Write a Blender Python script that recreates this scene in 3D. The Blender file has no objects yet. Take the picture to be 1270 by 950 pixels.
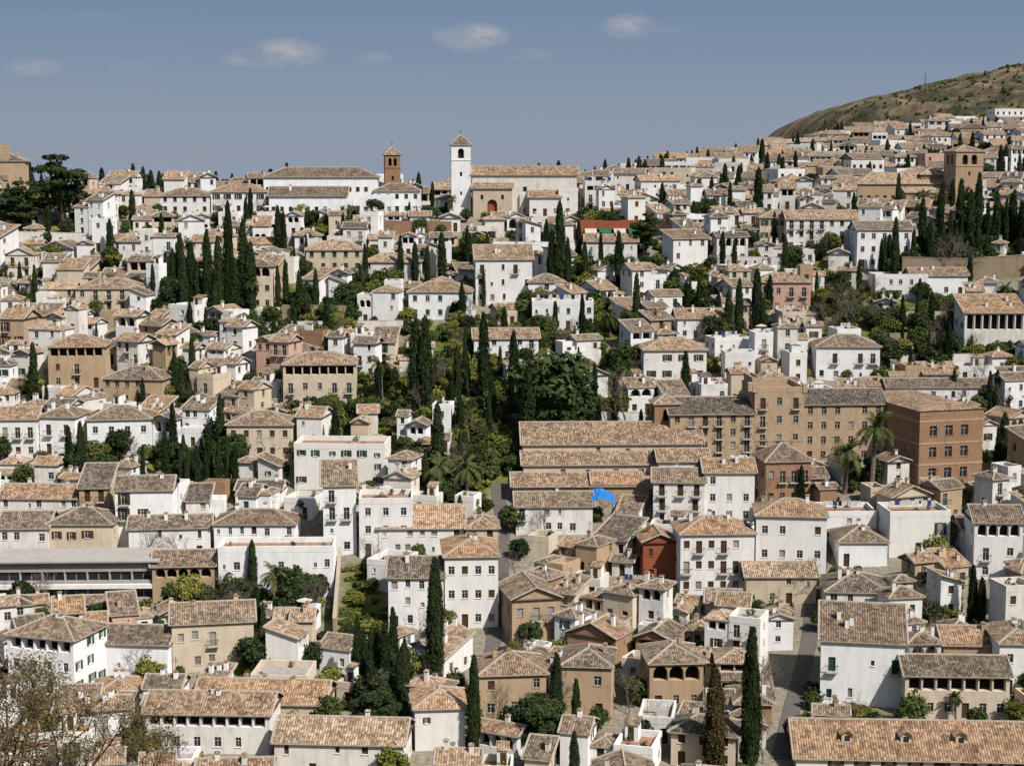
import bpy, math, random
import numpy as np
from mathutils import Vector, Matrix
R = random.Random(11)
NR = np.random.RandomState(5)
F = 2140.0; PITCH = math.radians(7.33); CAMZ = 90.0
cp, sp = math.cos(PITCH), math.sin(PITCH)
SC = bpy.context.scene
COL = SC.collection

# ------------------------------------------------------------------ terrain
PY = [-400,0,60,120,180,200,240,270,300,350,400,440,452,520]
PZ = [10,-2,-32,-56,-76,-78,-76,-71.5,-63,-46.5,-30.5,-16,-13.5,-11]
LY = PY+[700,1000,2000,4000,60000]; LZ = PZ+[-18,-40,-90,-110,-110]
RY = PY[:-1]+[480,800,1000,1200,1600,3000,6000,60000]; RZ = PZ[:-1]+[-11,10.5,10,6,0,-30,-110,-110]
def sst(a,b,x):
    t=np.clip((x-a)/(b-a),0,1); return t*t*(3-2*t)
def terr(x,y):
    zl=np.interp(y,LY,LZ); zr=np.interp(y,RY,RZ)
    w=np.clip(np.clip(x/174.0,0,2)**.75,0,1.04)
    z=zl+(zr-zl)*w
    amp=np.clip((y-240)/40,0,1)*np.clip((440-y)/30,0,1)
    z=z+amp*(1.2*np.sin(x/31.0+y/47.0)+0.8*np.sin(x/17.0-y/29.0))
    hx=np.interp(x,[-200,200,268,292,312,330,385,422,475,700,1500],[-140,-60,2,34,50,57,67,78,88,122,90])
    hf=sst(1000,1560,y)*(1-sst(1800,3200,y))
    gul=np.abs(np.sin(x/26.0+1.3*np.sin(y/60.0)))*9+np.abs(np.sin(x/11.0+y/37.0))*4
    hn=4.5*np.sin(x/33.0+y/41.0)+2*np.sin(x/9.0+y/13.0)-gul
    rim=1.5*np.sin(x/14.0)+.9*np.sin(x/5.3+1)
    hz=hx*hf-120*(1-hf)+hn*hf*(1-sst(1500,1590,y)*0.85)+rim*hf
    z=np.maximum(z,hz)
    return z+CAMZ
def ray(px,py):
    dx=(px-635)/F; dy=(475-py)/F
    return (dx, cp+dy*sp, -sp+dy*cp)
def locate(px,py,tmin=150,tmax=1900):
    r=ray(px,py)
    ts=np.arange(tmin,tmax,1.0)
    g=CAMZ+ts*r[2]-terr(ts*r[0],ts*r[1])
    i=np.argmax(g<0)
    if g[i]>=0: return None
    t=ts[i]-0.5
    return (t*r[0],t*r[1],float(terr(t*r[0],t*r[1])),t)
def zat(py,Y,px=635):
    r=ray(px,py); return CAMZ+Y*r[2]/r[1]
def proj(x,y,z):
    z=z-CAMZ
    f=y*cp-z*sp; u=y*sp+z*cp
    return (635+F*x/f, 475-F*u/f)

# ------------------------------------------------------------------ materials
class NT:
    def __init__(s,name,diffuse=False):
        s.m=bpy.data.materials.new(name); s.m.use_nodes=True; s.t=s.m.node_tree
        s.out=s.t.nodes['Material Output']
        if diffuse:
            s.t.nodes.remove(s.t.nodes['Principled BSDF'])
            s.b=s.t.nodes.new('ShaderNodeBsdfDiffuse'); s.t.links.new(s.b.outputs[0],s.out.inputs[0]); s.ci='Color'
            s.b.inputs['Roughness'].default_value=.6
        else:
            s.b=s.t.nodes['Principled BSDF']; s.ci='Base Color'
            s.b.inputs['Specular IOR Level'].default_value=0.2
    def n(s,typ,**kw):
        nd=s.t.nodes.new(typ)
        for k,v in kw.items(): setattr(nd,k,v)
        return nd
    def l(s,a,b): s.t.links.new(a,b)
    def col(s,c): s.l(c,s.b.inputs[s.ci])
    def math(s,op,a,b=0.0,c=None):
        nd=s.n('ShaderNodeMath',operation=op)
        for i,v in enumerate((a,b) if c is None else (a,b,c)):
            if isinstance(v,(int,float)): nd.inputs[i].default_value=v
            else: s.l(v,nd.inputs[i])
        return nd.outputs[0]
    def noise(s,vec,scale,detail=3,rough=.6):
        nd=s.n('ShaderNodeTexNoise'); nd.inputs['Scale'].default_value=scale
        nd.inputs['Detail'].default_value=detail; nd.inputs['Roughness'].default_value=rough
        if vec is not None: s.l(vec,nd.inputs['Vector'])
        return nd.outputs['Fac']
    def ramp(s,fac,stops):
        nd=s.n('ShaderNodeValToRGB'); cr=nd.color_ramp
        while len(cr.elements)<len(stops): cr.elements.new(0.5)
        for e,(p,c) in zip(cr.elements,stops):
            e.position=p; e.color=(c[0],c[1],c[2],1)
        s.l(fac,nd.inputs[0]); return nd.outputs[0]
    def mix(s,fac,a,b,bt='MIX'):
        nd=s.n('ShaderNodeMix',data_type='RGBA',blend_type=bt)
        for i,v in ((0,fac),(6,a),(7,b)):
            if isinstance(v,(int,float)): nd.inputs[i].default_value=v
            elif isinstance(v,tuple): nd.inputs[i].default_value=(v[0],v[1],v[2],1)
            else: s.l(v,nd.inputs[i])
        return nd.outputs[2]
    def bump(s,h,st,dist=.05):
        nd=s.n('ShaderNodeBump'); nd.inputs['Strength'].default_value=st; nd.inputs['Distance'].default_value=dist
        s.l(h,nd.inputs['Height']); s.l(nd.outputs[0],s.b.inputs['Normal'])

def plaster(name,col,grime=.5,brick=False):
    k=NT(name,True); geo=k.n('ShaderNodeNewGeometry'); P=geo.outputs['Position']
    mp=k.n('ShaderNodeMapping'); mp.inputs['Scale'].default_value=(1,1,.16); k.l(P,mp.inputs[0])
    st=k.noise(mp.outputs[0],1.3,3,.65)
    bl=k.noise(P,.45,3,.6)
    oi=k.n('ShaderNodeObjectInfo')
    g=k.math('ADD',k.math('MULTIPLY',st,.55),k.math('MULTIPLY',bl,.45))
    f=k.ramp(g,[(.44,(0,0,0)),(.66,(1,1,1))])
    dirty=tuple(c*m for c,m in zip(col,(.62,.58,.53)))
    base=k.mix(oi.outputs['Random'],col,tuple(c*m for c,m in zip(col,(.90,.87,.82))))
    c=k.mix(k.math('MULTIPLY',f,grime),base,dirty)
    if brick:
        br=k.n('ShaderNodeTexBrick'); br.inputs['Scale'].default_value=1.0
        br.inputs['Brick Width'].default_value=.5; br.inputs['Row Height'].default_value=.16; br.inputs['Mortar Size'].default_value=.02
        cx=k.n('ShaderNodeSeparateXYZ'); k.l(P,cx.inputs[0])
        cb=k.n('ShaderNodeCombineXYZ'); k.l(k.math('ADD',cx.outputs[0],cx.outputs[1]),cb.inputs[0]); k.l(cx.outputs[2],cb.inputs[1])
        k.l(cb.outputs[0],br.inputs['Vector'])
        br.inputs['Color1'].default_value=(.75,.7,.7,1); br.inputs['Color2'].default_value=(1.1,1.05,1,1); br.inputs['Mortar'].default_value=(1.1,1.15,1.15,1)
        c=k.mix(.8,c,br.outputs['Color'],'MULTIPLY')
    k.col(c)
    return k.m
def tiles(name,c1,c2,c3,dark=(.07,.057,.047)):
    k=NT(name,True); uv=k.n('ShaderNodeUVMap'); sx=k.n('ShaderNodeSeparateXYZ'); k.l(uv.outputs[0],sx.inputs[0])
    u,v=sx.outputs[0],sx.outputs[1]
    geo=k.n('ShaderNodeNewGeometry'); P=geo.outputs['Position']
    un=k.math('DIVIDE',u,.34); vn=k.math('DIVIDE',v,.5)
    cb=k.n('ShaderNodeCombineXYZ'); k.l(k.math('FLOOR',un),cb.inputs[0]); k.l(k.math('FLOOR',vn),cb.inputs[1])
    wn=k.n('ShaderNodeTexWhiteNoise',noise_dimensions='2D'); k.l(cb.outputs[0],wn.inputs['Vector'])
    oi=k.n('ShaderNodeObjectInfo')
    big=k.noise(P,.5,4,.65); med=k.noise(P,2.2,2,.6)
    fac=k.math('ADD',k.math('MULTIPLY',wn.outputs[0],.48),k.math('MULTIPLY',med,.5))
    c=k.ramp(fac,[(.2,c1),(.47,c2),(.78,c3)])
    lich=k.ramp(big,[(.46,(0,0,0)),(.70,(1,1,1))])
    c=k.mix(k.math('MULTIPLY',lich,.62),c,dark)
    tint=k.ramp(oi.outputs['Random'],[(0,(.62,.66,.70)),(.25,(.86,.88,.88)),(.5,(1.02,1.0,.99)),(.75,(1.12,1.02,.92)),(1,(1.38,1.38,1.36))])
    c=k.mix(1.0,c,tint,'MULTIPLY')
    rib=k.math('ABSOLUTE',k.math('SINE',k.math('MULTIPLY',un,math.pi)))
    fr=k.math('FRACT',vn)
    rib_shade=k.math('ADD',.42,k.math('MULTIPLY',k.math('POWER',rib,.7),.62))  # occlusion shade between tile ribs, multiplied into the tile colour
    c=k.mix(1.0,c,k.ramp(rib_shade,[(0,(0,0,0)),(1,(1,1,1))]),'MULTIPLY')
    k.col(c)
    h=k.math('ADD',rib,k.math('MULTIPLY',fr,-.35)); h=k.math('ADD',h,k.math('MULTIPLY',wn.outputs[0],.3))
    k.bump(h,.9,.10)
    return k.m
def simple(name,col,rough=.8,var=.3,scale=2.0,spec=.2):
    k=NT(name,rough>=.79); geo=k.n('ShaderNodeNewGeometry')
    nz=k.noise(geo.outputs['Position'],scale,3)
    c=k.mix(k.ramp(nz,[(.3,(0,0,0)),(.7,(1,1,1))]),tuple(x*(1-var) for x in col),tuple(x*(1+var*.6) for x in col))
    k.col(c)
    if k.ci=='Base Color':
        k.b.inputs['Roughness'].default_value=rough; k.b.inputs['Specular IOR Level'].default_value=spec
    return k.m
def leaf(name,c1,c2,c3):
    k=NT(name,True); geo=k.n('ShaderNodeNewGeometry'); oi=k.n('ShaderNodeObjectInfo')
    f=k.math('ADD',k.math('MULTIPLY',geo.outputs['Random Per Island'],.62),k.math('MULTIPLY',oi.outputs['Random'],.38))
    k.col(k.ramp(f,[(.12,c1),(.5,c2),(.88,c3)]))
    return k.m
M={}
M['white']=plaster('white_plaster',(.84,.84,.835),.38)
M['white2']=plaster('old_white_plaster',(.79,.775,.745),.7)
M['cream']=plaster('cream_plaster',(.66,.57,.45),.55)
M['ochre']=plaster('ochre_plaster',(.50,.375,.25),.55)
M['stone']=plaster('convent_stone',(.50,.38,.26),.5,True)
M['brick']=plaster('brick_wall',(.38,.24,.155),.5,True)
M['red']=plaster('red_plaster',(.36,.12,.07),.5)
M['pink']=plaster('pink_plaster',(.62,.42,.33),.5)
M['grey']=plaster('grey_render',(.42,.40,.38),.5)
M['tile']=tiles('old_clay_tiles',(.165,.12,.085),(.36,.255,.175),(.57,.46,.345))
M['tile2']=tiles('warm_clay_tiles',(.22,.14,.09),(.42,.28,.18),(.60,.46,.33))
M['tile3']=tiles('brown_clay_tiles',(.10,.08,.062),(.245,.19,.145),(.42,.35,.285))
M['cap']=simple('ridge_mortar',(.47,.40,.32),.9,.3,3)
M['glass']=simple('window_glass',(.025,.03,.035),.15,.3,1,.5)
M['dark']=simple('dark_interior',(.03,.026,.022),.9,.3)
M['shb']=simple('brown_shutter',(.10,.055,.03),.8)
M['shg']=simple('green_shutter',(.04,.09,.06),.8)
M['shl']=simple('pale_shutter',(.36,.33,.29),.8)
M['wood']=simple('eave_wood',(.13,.08,.05),.8)
M['iron']=simple('wrought_iron',(.02,.02,.02),.5)
M['frame']=simple('window_frame',(.5,.47,.42),.8)
M['terr']=simple('terracotta_floor',(.34,.21,.145),.9,.3,1.2)
M['terr2']=simple('grey_roof_floor',(.38,.35,.32),.9,.3,1.0)
M['leafc']=leaf('cypress_foliage',(.012,.020,.009),(.028,.042,.018),(.060,.080,.033))
M['leafb']=leaf('broadleaf_foliage',(.028,.042,.013),(.072,.10,.03),(.16,.18,.06))
M['leafy']=leaf('spring_foliage',(.06,.07,.018),(.17,.18,.045),(.30,.28,.07))
M['leafd']=leaf('dark_evergreen_foliage',(.016,.027,.013),(.042,.062,.026),(.09,.115,.045))
M['leafp']=leaf('palm_frond',(.03,.045,.015),(.075,.095,.03),(.17,.16,.07))
M['leafr']=leaf('budding_leaves',(.075,.075,.025),(.18,.12,.055),(.26,.20,.09))
M['leafo']=leaf('dry_cypress_foliage',(.03,.025,.012),(.075,.06,.025),(.13,.10,.045))
M['bark']=simple('tree_bark',(.11,.08,.055),.9)
M['barkg']=simple('grey_bark',(.20,.16,.13),.9)
M['wallst']=plaster('rubble_stone',(.36,.29,.21),.8,True)
M['tarp']=simple('blue_tarp',(.03,.22,.60),.5)
M['green']=simple('green_awning',(.03,.17,.09),.8)
M['awn']=simple('cream_awning',(.6,.55,.45),.8)
M['cob']=simple('cobbled_street',(.15,.135,.12),.9,.3,3)
M['pot']=simple('clay_pot',(.30,.13,.07),.8)
for nm,c in (('cl_r',(.4,.05,.04)),('cl_b',(.05,.08,.25)),('cl_w',(.6,.6,.58)),('cl_k',(.03,.03,.035))): M[nm]=simple('clothes_'+nm,c,.8)

# ------------------------------------------------------------------ mesh builder
class MB:
    def __init__(s): s.v=[]; s.f=[]; s.m=[]; s.uv=[]; s.mats=[]
    def mi(s,mat):
        if mat not in s.mats: s.mats.append(mat)
        return s.mats.index(mat)
    def poly(s,pts,mat,uv=None):
        b=len(s.v); s.v.extend(pts); s.f.append(tuple(range(b,b+len(pts)))); s.m.append(s.mi(mat))
        s.uv.extend(uv if uv else [(0,0)]*len(pts))
    def rpoly(s,pts,mat):
        a,b,c=Vector(pts[0]),Vector(pts[1]),Vector(pts[2])
        n=(b-a).cross(c-a).normalized(); e=Vector((-n.y,n.x,0))
        if e.length<1e-4: e=Vector((1,0,0))
        e.normalize(); w=n.cross(e)
        s.poly(pts,mat,[(Vector(p).dot(e),Vector(p).dot(w)) for p in pts])
    def box(s,x0,x1,y0,y1,z0,z1,mat,top=None,bottom=True):
        t=top or mat
        s.poly([(x0,y0,z0),(x1,y0,z0),(x1,y0,z1),(x0,y0,z1)],mat)
        s.poly([(x1,y0,z0),(x1,y1,z0),(x1,y1,z1),(x1,y0,z1)],mat)
        s.poly([(x1,y1,z0),(x0,y1,z0),(x0,y1,z1),(x1,y1,z1)],mat)
        s.poly([(x0,y1,z0),(x0,y0,z0),(x0,y0,z1),(x0,y1,z1)],mat)
        s.poly([(x0,y0,z1),(x1,y0,z1),(x1,y1,z1),(x0,y1,z1)],t)
        if bottom: s.poly([(x0,y1,z0),(x1,y1,z0),(x1,y0,z0),(x0,y0,z0)],mat)
    def cap(s,p,q,r=.16):
        p,q=Vector(p),Vector(q); d=(q-p)
        if d.length<.1: return
        sd=Vector((-d.y,d.x,0))
        if sd.length<1e-4: return
        sd=sd.normalized()*r; up=Vector((0,0,r*.9)); dn=Vector((0,0,-.05))
        a=[p-sd+dn,p-sd*.5+up,p+sd*.5+up,p+sd+dn]; b=[x+d for x in a]
        for i in range(3): s.poly([tuple(a[i+1]),tuple(a[i]),tuple(b[i]),tuple(b[i+1])],'cap')
        s.poly([tuple(x) for x in a],'cap'); s.poly([tuple(x) for x in b[::-1]],'cap')
    def tube(s,p,q,r0,r1,mat,n=5):
        p,q=Vector(p),Vector(q); d=(q-p).normalized()
        a=d.orthogonal().normalized(); b=d.cross(a)
        P=[p+(a*math.cos(2*math.pi*i/n)+b*math.sin(2*math.pi*i/n))*r0 for i in range(n)]
        Q=[q+(a*math.cos(2*math.pi*i/n)+b*math.sin(2*math.pi*i/n))*r1 for i in range(n)]
        for i in range(n):
            j=(i+1)%n; s.poly([tuple(P[i]),tuple(P[j]),tuple(Q[j]),tuple(Q[i])],mat)
        s.poly([tuple(x) for x in Q],mat)
    def clump(s,x,y,z,r,mat='leafb',n=40,fl=1.0):
        for _ in range(n):
            d=Vector((R.gauss(0,1),R.gauss(0,1),R.gauss(0,1))).normalized()
            o=d*r*R.uniform(.5,1.05); c=Vector((x,y,z))+Vector((o.x,o.y*fl,o.z)); e=d.orthogonal().normalized(); g=d.cross(e)
            a=min(r*R.uniform(.15,.32),.3); e,g=e*a,g*a
            s.poly([tuple(c-e-g),tuple(c+e-g),tuple(c+e*.6+g),tuple(c-e*.6+g)],mat)
    def mesh(s,name):
        me=bpy.data.meshes.new(name); me.from_pydata(s.v,[],s.f)
        for m in s.mats: me.materials.append(M[m])
        me.polygons.foreach_set('material_index',s.m)
        ul=me.uv_layers.new(name='UVMap'); ul.data.foreach_set('uv',np.array(s.uv,dtype=np.float32).ravel())
        me.update(); return me
    def obj(s,name,loc=(0,0,0),yaw=0):
        o=bpy.data.objects.new(name,s.mesh(name)); COL.objects.link(o)
        o.location=loc; o.rotation_euler=(0,0,yaw); return o

def facade(mb,o,ux,W,z0,z1,ops,mat,near):
    nx,ny=ux[1],-ux[0]
    def P(a,b,dep=0): return (o[0]+ux[0]*a-nx*dep, o[1]+ux[1]*a-ny*dep, b)
    ops=[q for q in ops if q['a0']>.05 and q['a1']<W-.05 and q['b1']<z1-.05 and q['b0']>z0+.05]
    bs=sorted(set([z0,z1]+[q['b0'] for q in ops]+[q['b1'] for q in ops]))
    for b0,b1 in zip(bs[:-1],bs[1:]):
        if b1-b0<1e-5: continue
        cov=sorted([(q['a0'],q['a1']) for q in ops if q['b0']<=b0+1e-6 and q['b1']>=b1-1e-6])
        cur=0
        for a0,a1 in cov+[(W,W)]:
            if a0>cur+1e-4: mb.poly([P(cur,b0),P(a0,b0),P(a0,b1),P(cur,b1)],mat)
            cur=max(cur,a1)
    for q in ops:
        a0,a1,b0,b1,d=q['a0'],q['a1'],q['b0'],q['b1'],q.get('dep',.2)
        pm=q.get('pane','glass')
        mb.poly([P(a0,b0,d),P(a1,b0,d),P(a1,b1,d),P(a0,b1,d)],pm)
        mb.poly([P(a0,b0),P(a0,b0,d),P(a0,b1,d),P(a0,b1)],mat)
        mb.poly([P(a1,b0,d),P(a1,b0),P(a1,b1),P(a1,b1,d)],mat)
        mb.poly([P(a0,b0),P(a1,b0),P(a1,b0,d),P(a0,b0,d)],mat)
        mb.poly([P(a0,b1,d),P(a1,b1,d),P(a1,b1),P(a0,b1)],mat)
        if q.get('arch'):
            r=(a1-a0)/2; c=(a0+a1)/2; cb=b1-r
            pts=[(c-r*math.cos(t),cb+r*math.sin(t)) for t in [i*math.pi/8 for i in range(9)]]
            for i in range(4): mb.poly([P(a0,b1),P(*pts[i]),P(*pts[i+1])],mat)
            for i in range(4,8): mb.poly([P(a1,b1),P(*pts[i]),P(*pts[i+1])],mat)
        def bx(u0,u1,w0,w1,d0,d1,mt):
            c=[P(u0,w0,d0),P(u1,w0,d0),P(u1,w1,d0),P(u0,w1,d0),P(u0,w0,d1),P(u1,w0,d1),P(u1,w1,d1),P(u0,w1,d1)]
            for f in ((0,1,2,3),(1,5,6,2),(4,0,3,7),(3,2,6,7),(4,5,1,0)): mb.poly([c[i] for i in f],mt)
        if near and pm=='glass':
            m=(a0+a1)/2; fm=q.get('fm','frame')
            mb.poly([P(m-.04,b0,d-.04),P(m+.04,b0,d-.04),P(m+.04,b1,d-.04),P(m-.04,b1,d-.04)],fm)
            for e0,e1 in ((a0,a0+.07),(a1-.07,a1)): mb.poly([P(e0,b0,d-.045),P(e1,b0,d-.045),P(e1,b1,d-.045),P(e0,b1,d-.045)],fm)
            h=b0+(b1-b0)*.66
            mb.poly([P(a0,h-.03,d-.035),P(a1,h-.03,d-.035),P(a1,h+.03,d-.035),P(a0,h+.03,d-.035)],fm)
        if q.get('sill'): bx(a0-.12,a1+.12,b0-.09,b0-.005,-.1,.02,q.get('sm',mat))
        if q.get('grille'):
            n=5
            for i in range(n): 
                a=a0+(a1-a0)*(i+.5)/n; mb.poly([P(a-.02,b0,-.02),P(a+.02,b0,-.02),P(a+.02,b1,-.02),P(a-.02,b1,-.02)],'iron')
        if q.get('shut'):
            sm=q['shut']; w=(a1-a0)*.5
            bx(a0-w-.02,a0-.02,b0,b1,-.06,-.003,sm); bx(a1+.02,a1+w+.02,b0,b1,-.06,-.003,sm)
        if q.get('balc'):
            e=.35; out=-.75
            bx(a0-e,a1+e,b0-.16,b0-.02,out,.0-.002,'frame')
            bx(a0-e,a1+e,b0+.92,b0+.98,out,out+.05,'iron')
            n=max(5,int((a1-a0+2*e)/.22))
            for i in range(n+1):
                a=a0-e+(a1-a0+2*e-.04)*i/n
                mb.poly([P(a,b0-.02,out+.02),P(a+.04,b0-.02,out+.02),P(a+.04,b0+.93,out+.02),P(a,b0+.93,out+.02)],'iron')
            for a in (a0-e,a1+e-.04):
                bx(a,a+.04,b0+.92,b0+.98,out,-.01,'iron')

def winops(rng,W,H,ns,near,style,side='front',cols=None,door=True):
    ops=[]; sh=H/ns
    fac=1 if side=='front' else .7
    if cols is None: cols=max(1,int(W/rng.uniform(1.9,3.2)*fac+.3))
    pit=W/cols
    pane0=rng.choices(['glass','shb','shg','shl'],[6,2,.6,1])[0]
    skip={'reg':.08,'irr':.32,'gal':.12}[style]
    if side!='front': skip=max(skip,.3)
    shut=rng.choice(['shb','shg']) if rng.random()<.10 else None
    bal=rng.random()<.45 and side=='front'
    gr=near and rng.random()<.4
    for s in range(ns):
        zb=s*sh
        if style=='gal' and s==ns-1 and side=='front' and W>3.4:
            n=max(2,int((W-.8)/1.7)); p=(W-.8)/n; ar=near and p<2.3 and sh>2.6 and int(W*10)%2
            for c in range(n):
                ops.append(dict(a0=.4+c*p+.12,a1=.4+(c+1)*p-.12,b0=zb+.95,b1=zb+sh-.4,dep=1.3,pane='dark',arch=ar))
            continue
        dcol=rng.randrange(cols)
        for c in range(cols):
            if rng.random()<skip: continue
            cx=(c+.5)*pit+(rng.uniform(-.25,.25) if style=='irr' else 0)
            w=rng.uniform(.75,1.05) if style!='reg' else .95
            if style=='irr' and rng.random()<.25: w*=.6
            w=min(w,pit*.62)
            pane=pane0 if rng.random()<.8 else rng.choice(['glass','shb','shl'])
            if s==0 and c==dcol and door and side=='front':
                ops.append(dict(a0=cx-.5,a1=cx+.5,b0=.06,b1=min(2.3,sh-.3),pane='shb',dep=.25)); continue
            if bal and s>0 and rng.random()<.6 and pit>1.9:
                ops.append(dict(a0=cx-.5,a1=cx+.5,b0=zb+.18,b1=min(zb+2.25,H-.35),pane=pane,dep=.2,balc=near,shut=shut if pit>2.4 else None)); continue
            b0=zb+min(1.0,sh*.35)+(rng.uniform(-.15,.25) if style=='irr' else 0); b1=min(b0+(1.3 if w>.6 else .8),zb+sh-.35)
            if b1-b0<.4: continue
            ops.append(dict(a0=cx-w/2,a1=cx+w/2,b0=b0,b1=b1,pane=pane,dep=.2,sill=near,shut=shut if pit>2.4 else None,grille=gr and s==0))
    return ops

def roof(mb,x0,x1,y0,y1,z,kind,tile,wall,pitch=.42,ov=.45,near=True):
    W=x1-x0; D=y1-y0
    X0,X1,Y0,Y1=x0-ov,x1+ov,y0-ov,y1+ov
    th=.16; zt=z+.02
    if kind=='F':
        t=.25; h=.9
        mb.poly([(x0,y0,z),(x1,y0,z),(x1,y1,z),(x0,y1,z)],tile if tile.startswith('terr') else 'terr')
        mb.box(x0-.03,x1+.03,y0-.03,y0+t,z-.1,z+h,wall); mb.box(x0-.03,x1+.03,y1-t,y1+.03,z-.1,z+h,wall)
        mb.box(x0-.035,x0+t,y0+t,y1-t,z-.1,z+h-.01,wall); mb.box(x1-t,x1+.035,y0+t,y1-t,z-.1,z+h-.01,wall)
        return z+h
    if kind=='S':
        k=pitch*.8; r=k*(D+2*ov)
        mb.rpoly([(X0,Y0,zt),(X1,Y0,zt),(X1,Y1,zt+r),(X0,Y1,zt+r)],tile)
        mb.poly([(X0,Y0,zt-th),(X0,Y1,zt+r-th),(X1,Y1,zt+r-th),(X1,Y0,zt-th)],'wood')
        mb.poly([(X0,Y0,zt-th),(X1,Y0,zt-th),(X1,Y0,zt),(X0,Y0,zt)],'cap')
        for X in (X0,X1): mb.poly([(X,Y0,zt-th),(X,Y1,zt+r-th),(X,Y1,zt+r),(X,Y0,zt)],'cap')
        mb.poly([(X1,Y1,zt+r-th),(X0,Y1,zt+r-th),(X0,Y1,zt+r),(X1,Y1,zt+r)],'cap')
        zf=zt-th+k*ov-.02; zb=zt-th+k*(ov+D)-.02
        for X in (x0,x1): mb.poly([(X,y0,z),(X,y1,z),(X,y1,zb),(X,y0,max(z,zf))],wall)
        mb.poly([(x1,y1,z),(x0,y1,z),(x0,y1,zb),(x1,y1,zb)],wall)
        mb.cap((X0,Y0,zt),(X0,Y1,zt+r)); mb.cap((X1,Y0,zt),(X1,Y1,zt+r)); mb.cap((X0,Y1,zt+r),(X1,Y1,zt+r))
        return zt+r
    mb.poly([(X0,Y1,zt-th),(X1,Y1,zt-th),(X1,Y0,zt-th),(X0,Y0,zt-th)],'wood')
    if kind=='H':
        m=min(W,D)/2+ov; r=pitch*m
        if W>=D: A=(X0+m,(Y0+Y1)/2,zt+r); B=(X1-m,(Y0+Y1)/2,zt+r)
        else: A=((X0+X1)/2,Y0+m,zt+r); B=((X0+X1)/2,Y1-m,zt+r)
        a,b,c,d=(X0,Y0,zt),(X1,Y0,zt),(X1,Y1,zt),(X0,Y1,zt)
        sq=(Vector(A)-Vector(B)).length<.15
        if sq:
            for p,q in ((a,b),(b,c),(c,d),(d,a)): mb.rpoly([p,q,A],tile)
            for p in (a,b,c,d): mb.cap(p,A)
        elif W>=D:
            mb.rpoly([a,b,B,A],tile); mb.rpoly([b,c,B],tile); mb.rpoly([c,d,A,B],tile); mb.rpoly([d,a,A],tile)
            mb.cap(A,B); mb.cap(a,A); mb.cap(d,A); mb.cap(b,B); mb.cap(c,B)
        else:
            mb.rpoly([a,b,A],tile); mb.rpoly([b,c,B,A],tile); mb.rpoly([c,d,B],tile); mb.rpoly([d,a,A,B],tile)
            mb.cap(A,B); mb.cap(a,A); mb.cap(b,A); mb.cap(c,B); mb.cap(d,B)
        for p,q in ((a,b),(b,c),(c,d),(d,a)):
            mb.poly([(p[0],p[1],zt-th),(q[0],q[1],zt-th),q,p],'cap')
        return zt+r
    if kind=='GX':
        ym=(Y0+Y1)/2; r=pitch*(D/2+ov)
        mb.rpoly([(X0,Y0,zt),(X1,Y0,zt),(X1,ym,zt+r),(X0,ym,zt+r)],tile)
        mb.rpoly([(X1,Y1,zt),(X0,Y1,zt),(X0,ym,zt+r),(X1,ym,zt+r)],tile)
        for X in (X0,X1):
            mb.poly([(X,Y0,zt-th),(X,Y0,zt),(X,ym,zt+r),(X,ym,zt+r-th)],'cap'); mb.poly([(X,Y1,zt-th),(X,Y1,zt),(X,ym,zt+r),(X,ym,zt+r-th)],'cap')
            mb.cap((X,Y0,zt),(X,ym,zt+r)); mb.cap((X,Y1,zt),(X,ym,zt+r))
        zg=zt+pitch*D/2
        for X in (x0,x1): mb.poly([(X,y0,z-.1),(X,y1,z-.1),(X,ym,zg+.1)],wall)
        mb.cap((X0,ym,zt+r),(X1,ym,zt+r))
        mb.poly([(X0,Y0,zt-th),(X1,Y0,zt-th),(X1,Y0,zt),(X0,Y0,zt)],'cap'); mb.poly([(X1,Y1,zt-th),(X0,Y1,zt-th),(X0,Y1,zt),(X1,Y1,zt)],'cap')
        return zt+r
    if kind=='GY':
        xm=(X0+X1)/2; r=pitch*(W/2+ov)
        mb.rpoly([(X1,Y0,zt),(X1,Y1,zt),(xm,Y1,zt+r),(xm,Y0,zt+r)],tile)
        mb.rpoly([(X0,Y1,zt),(X0,Y0,zt),(xm,Y0,zt+r),(xm,Y1,zt+r)],tile)
        for Y in (Y0,Y1):
            mb.poly([(X0,Y,zt-th),(X0,Y,zt),(xm,Y,zt+r),(xm,Y,zt+r-th)],'cap'); mb.poly([(X1,Y,zt-th),(X1,Y,zt),(xm,Y,zt+r),(xm,Y,zt+r-th)],'cap')
            mb.cap((X0,Y,zt),(xm,Y,zt+r)); mb.cap((X1,Y,zt),(xm,Y,zt+r))
        zg=zt+pitch*W/2
        for Y in (y0,y1): mb.poly([(x0,Y,z-.1),(x1,Y,z-.1),(xm,Y,zg+.1)],wall)
        mb.cap((xm,Y0,zt+r),(xm,Y1,zt+r))
        for X in (X0,X1): mb.poly([(X,Y0,zt-th),(X,Y1,zt-th),(X,Y1,zt),(X,Y0,zt)],'cap')
        return zt+r

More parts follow.
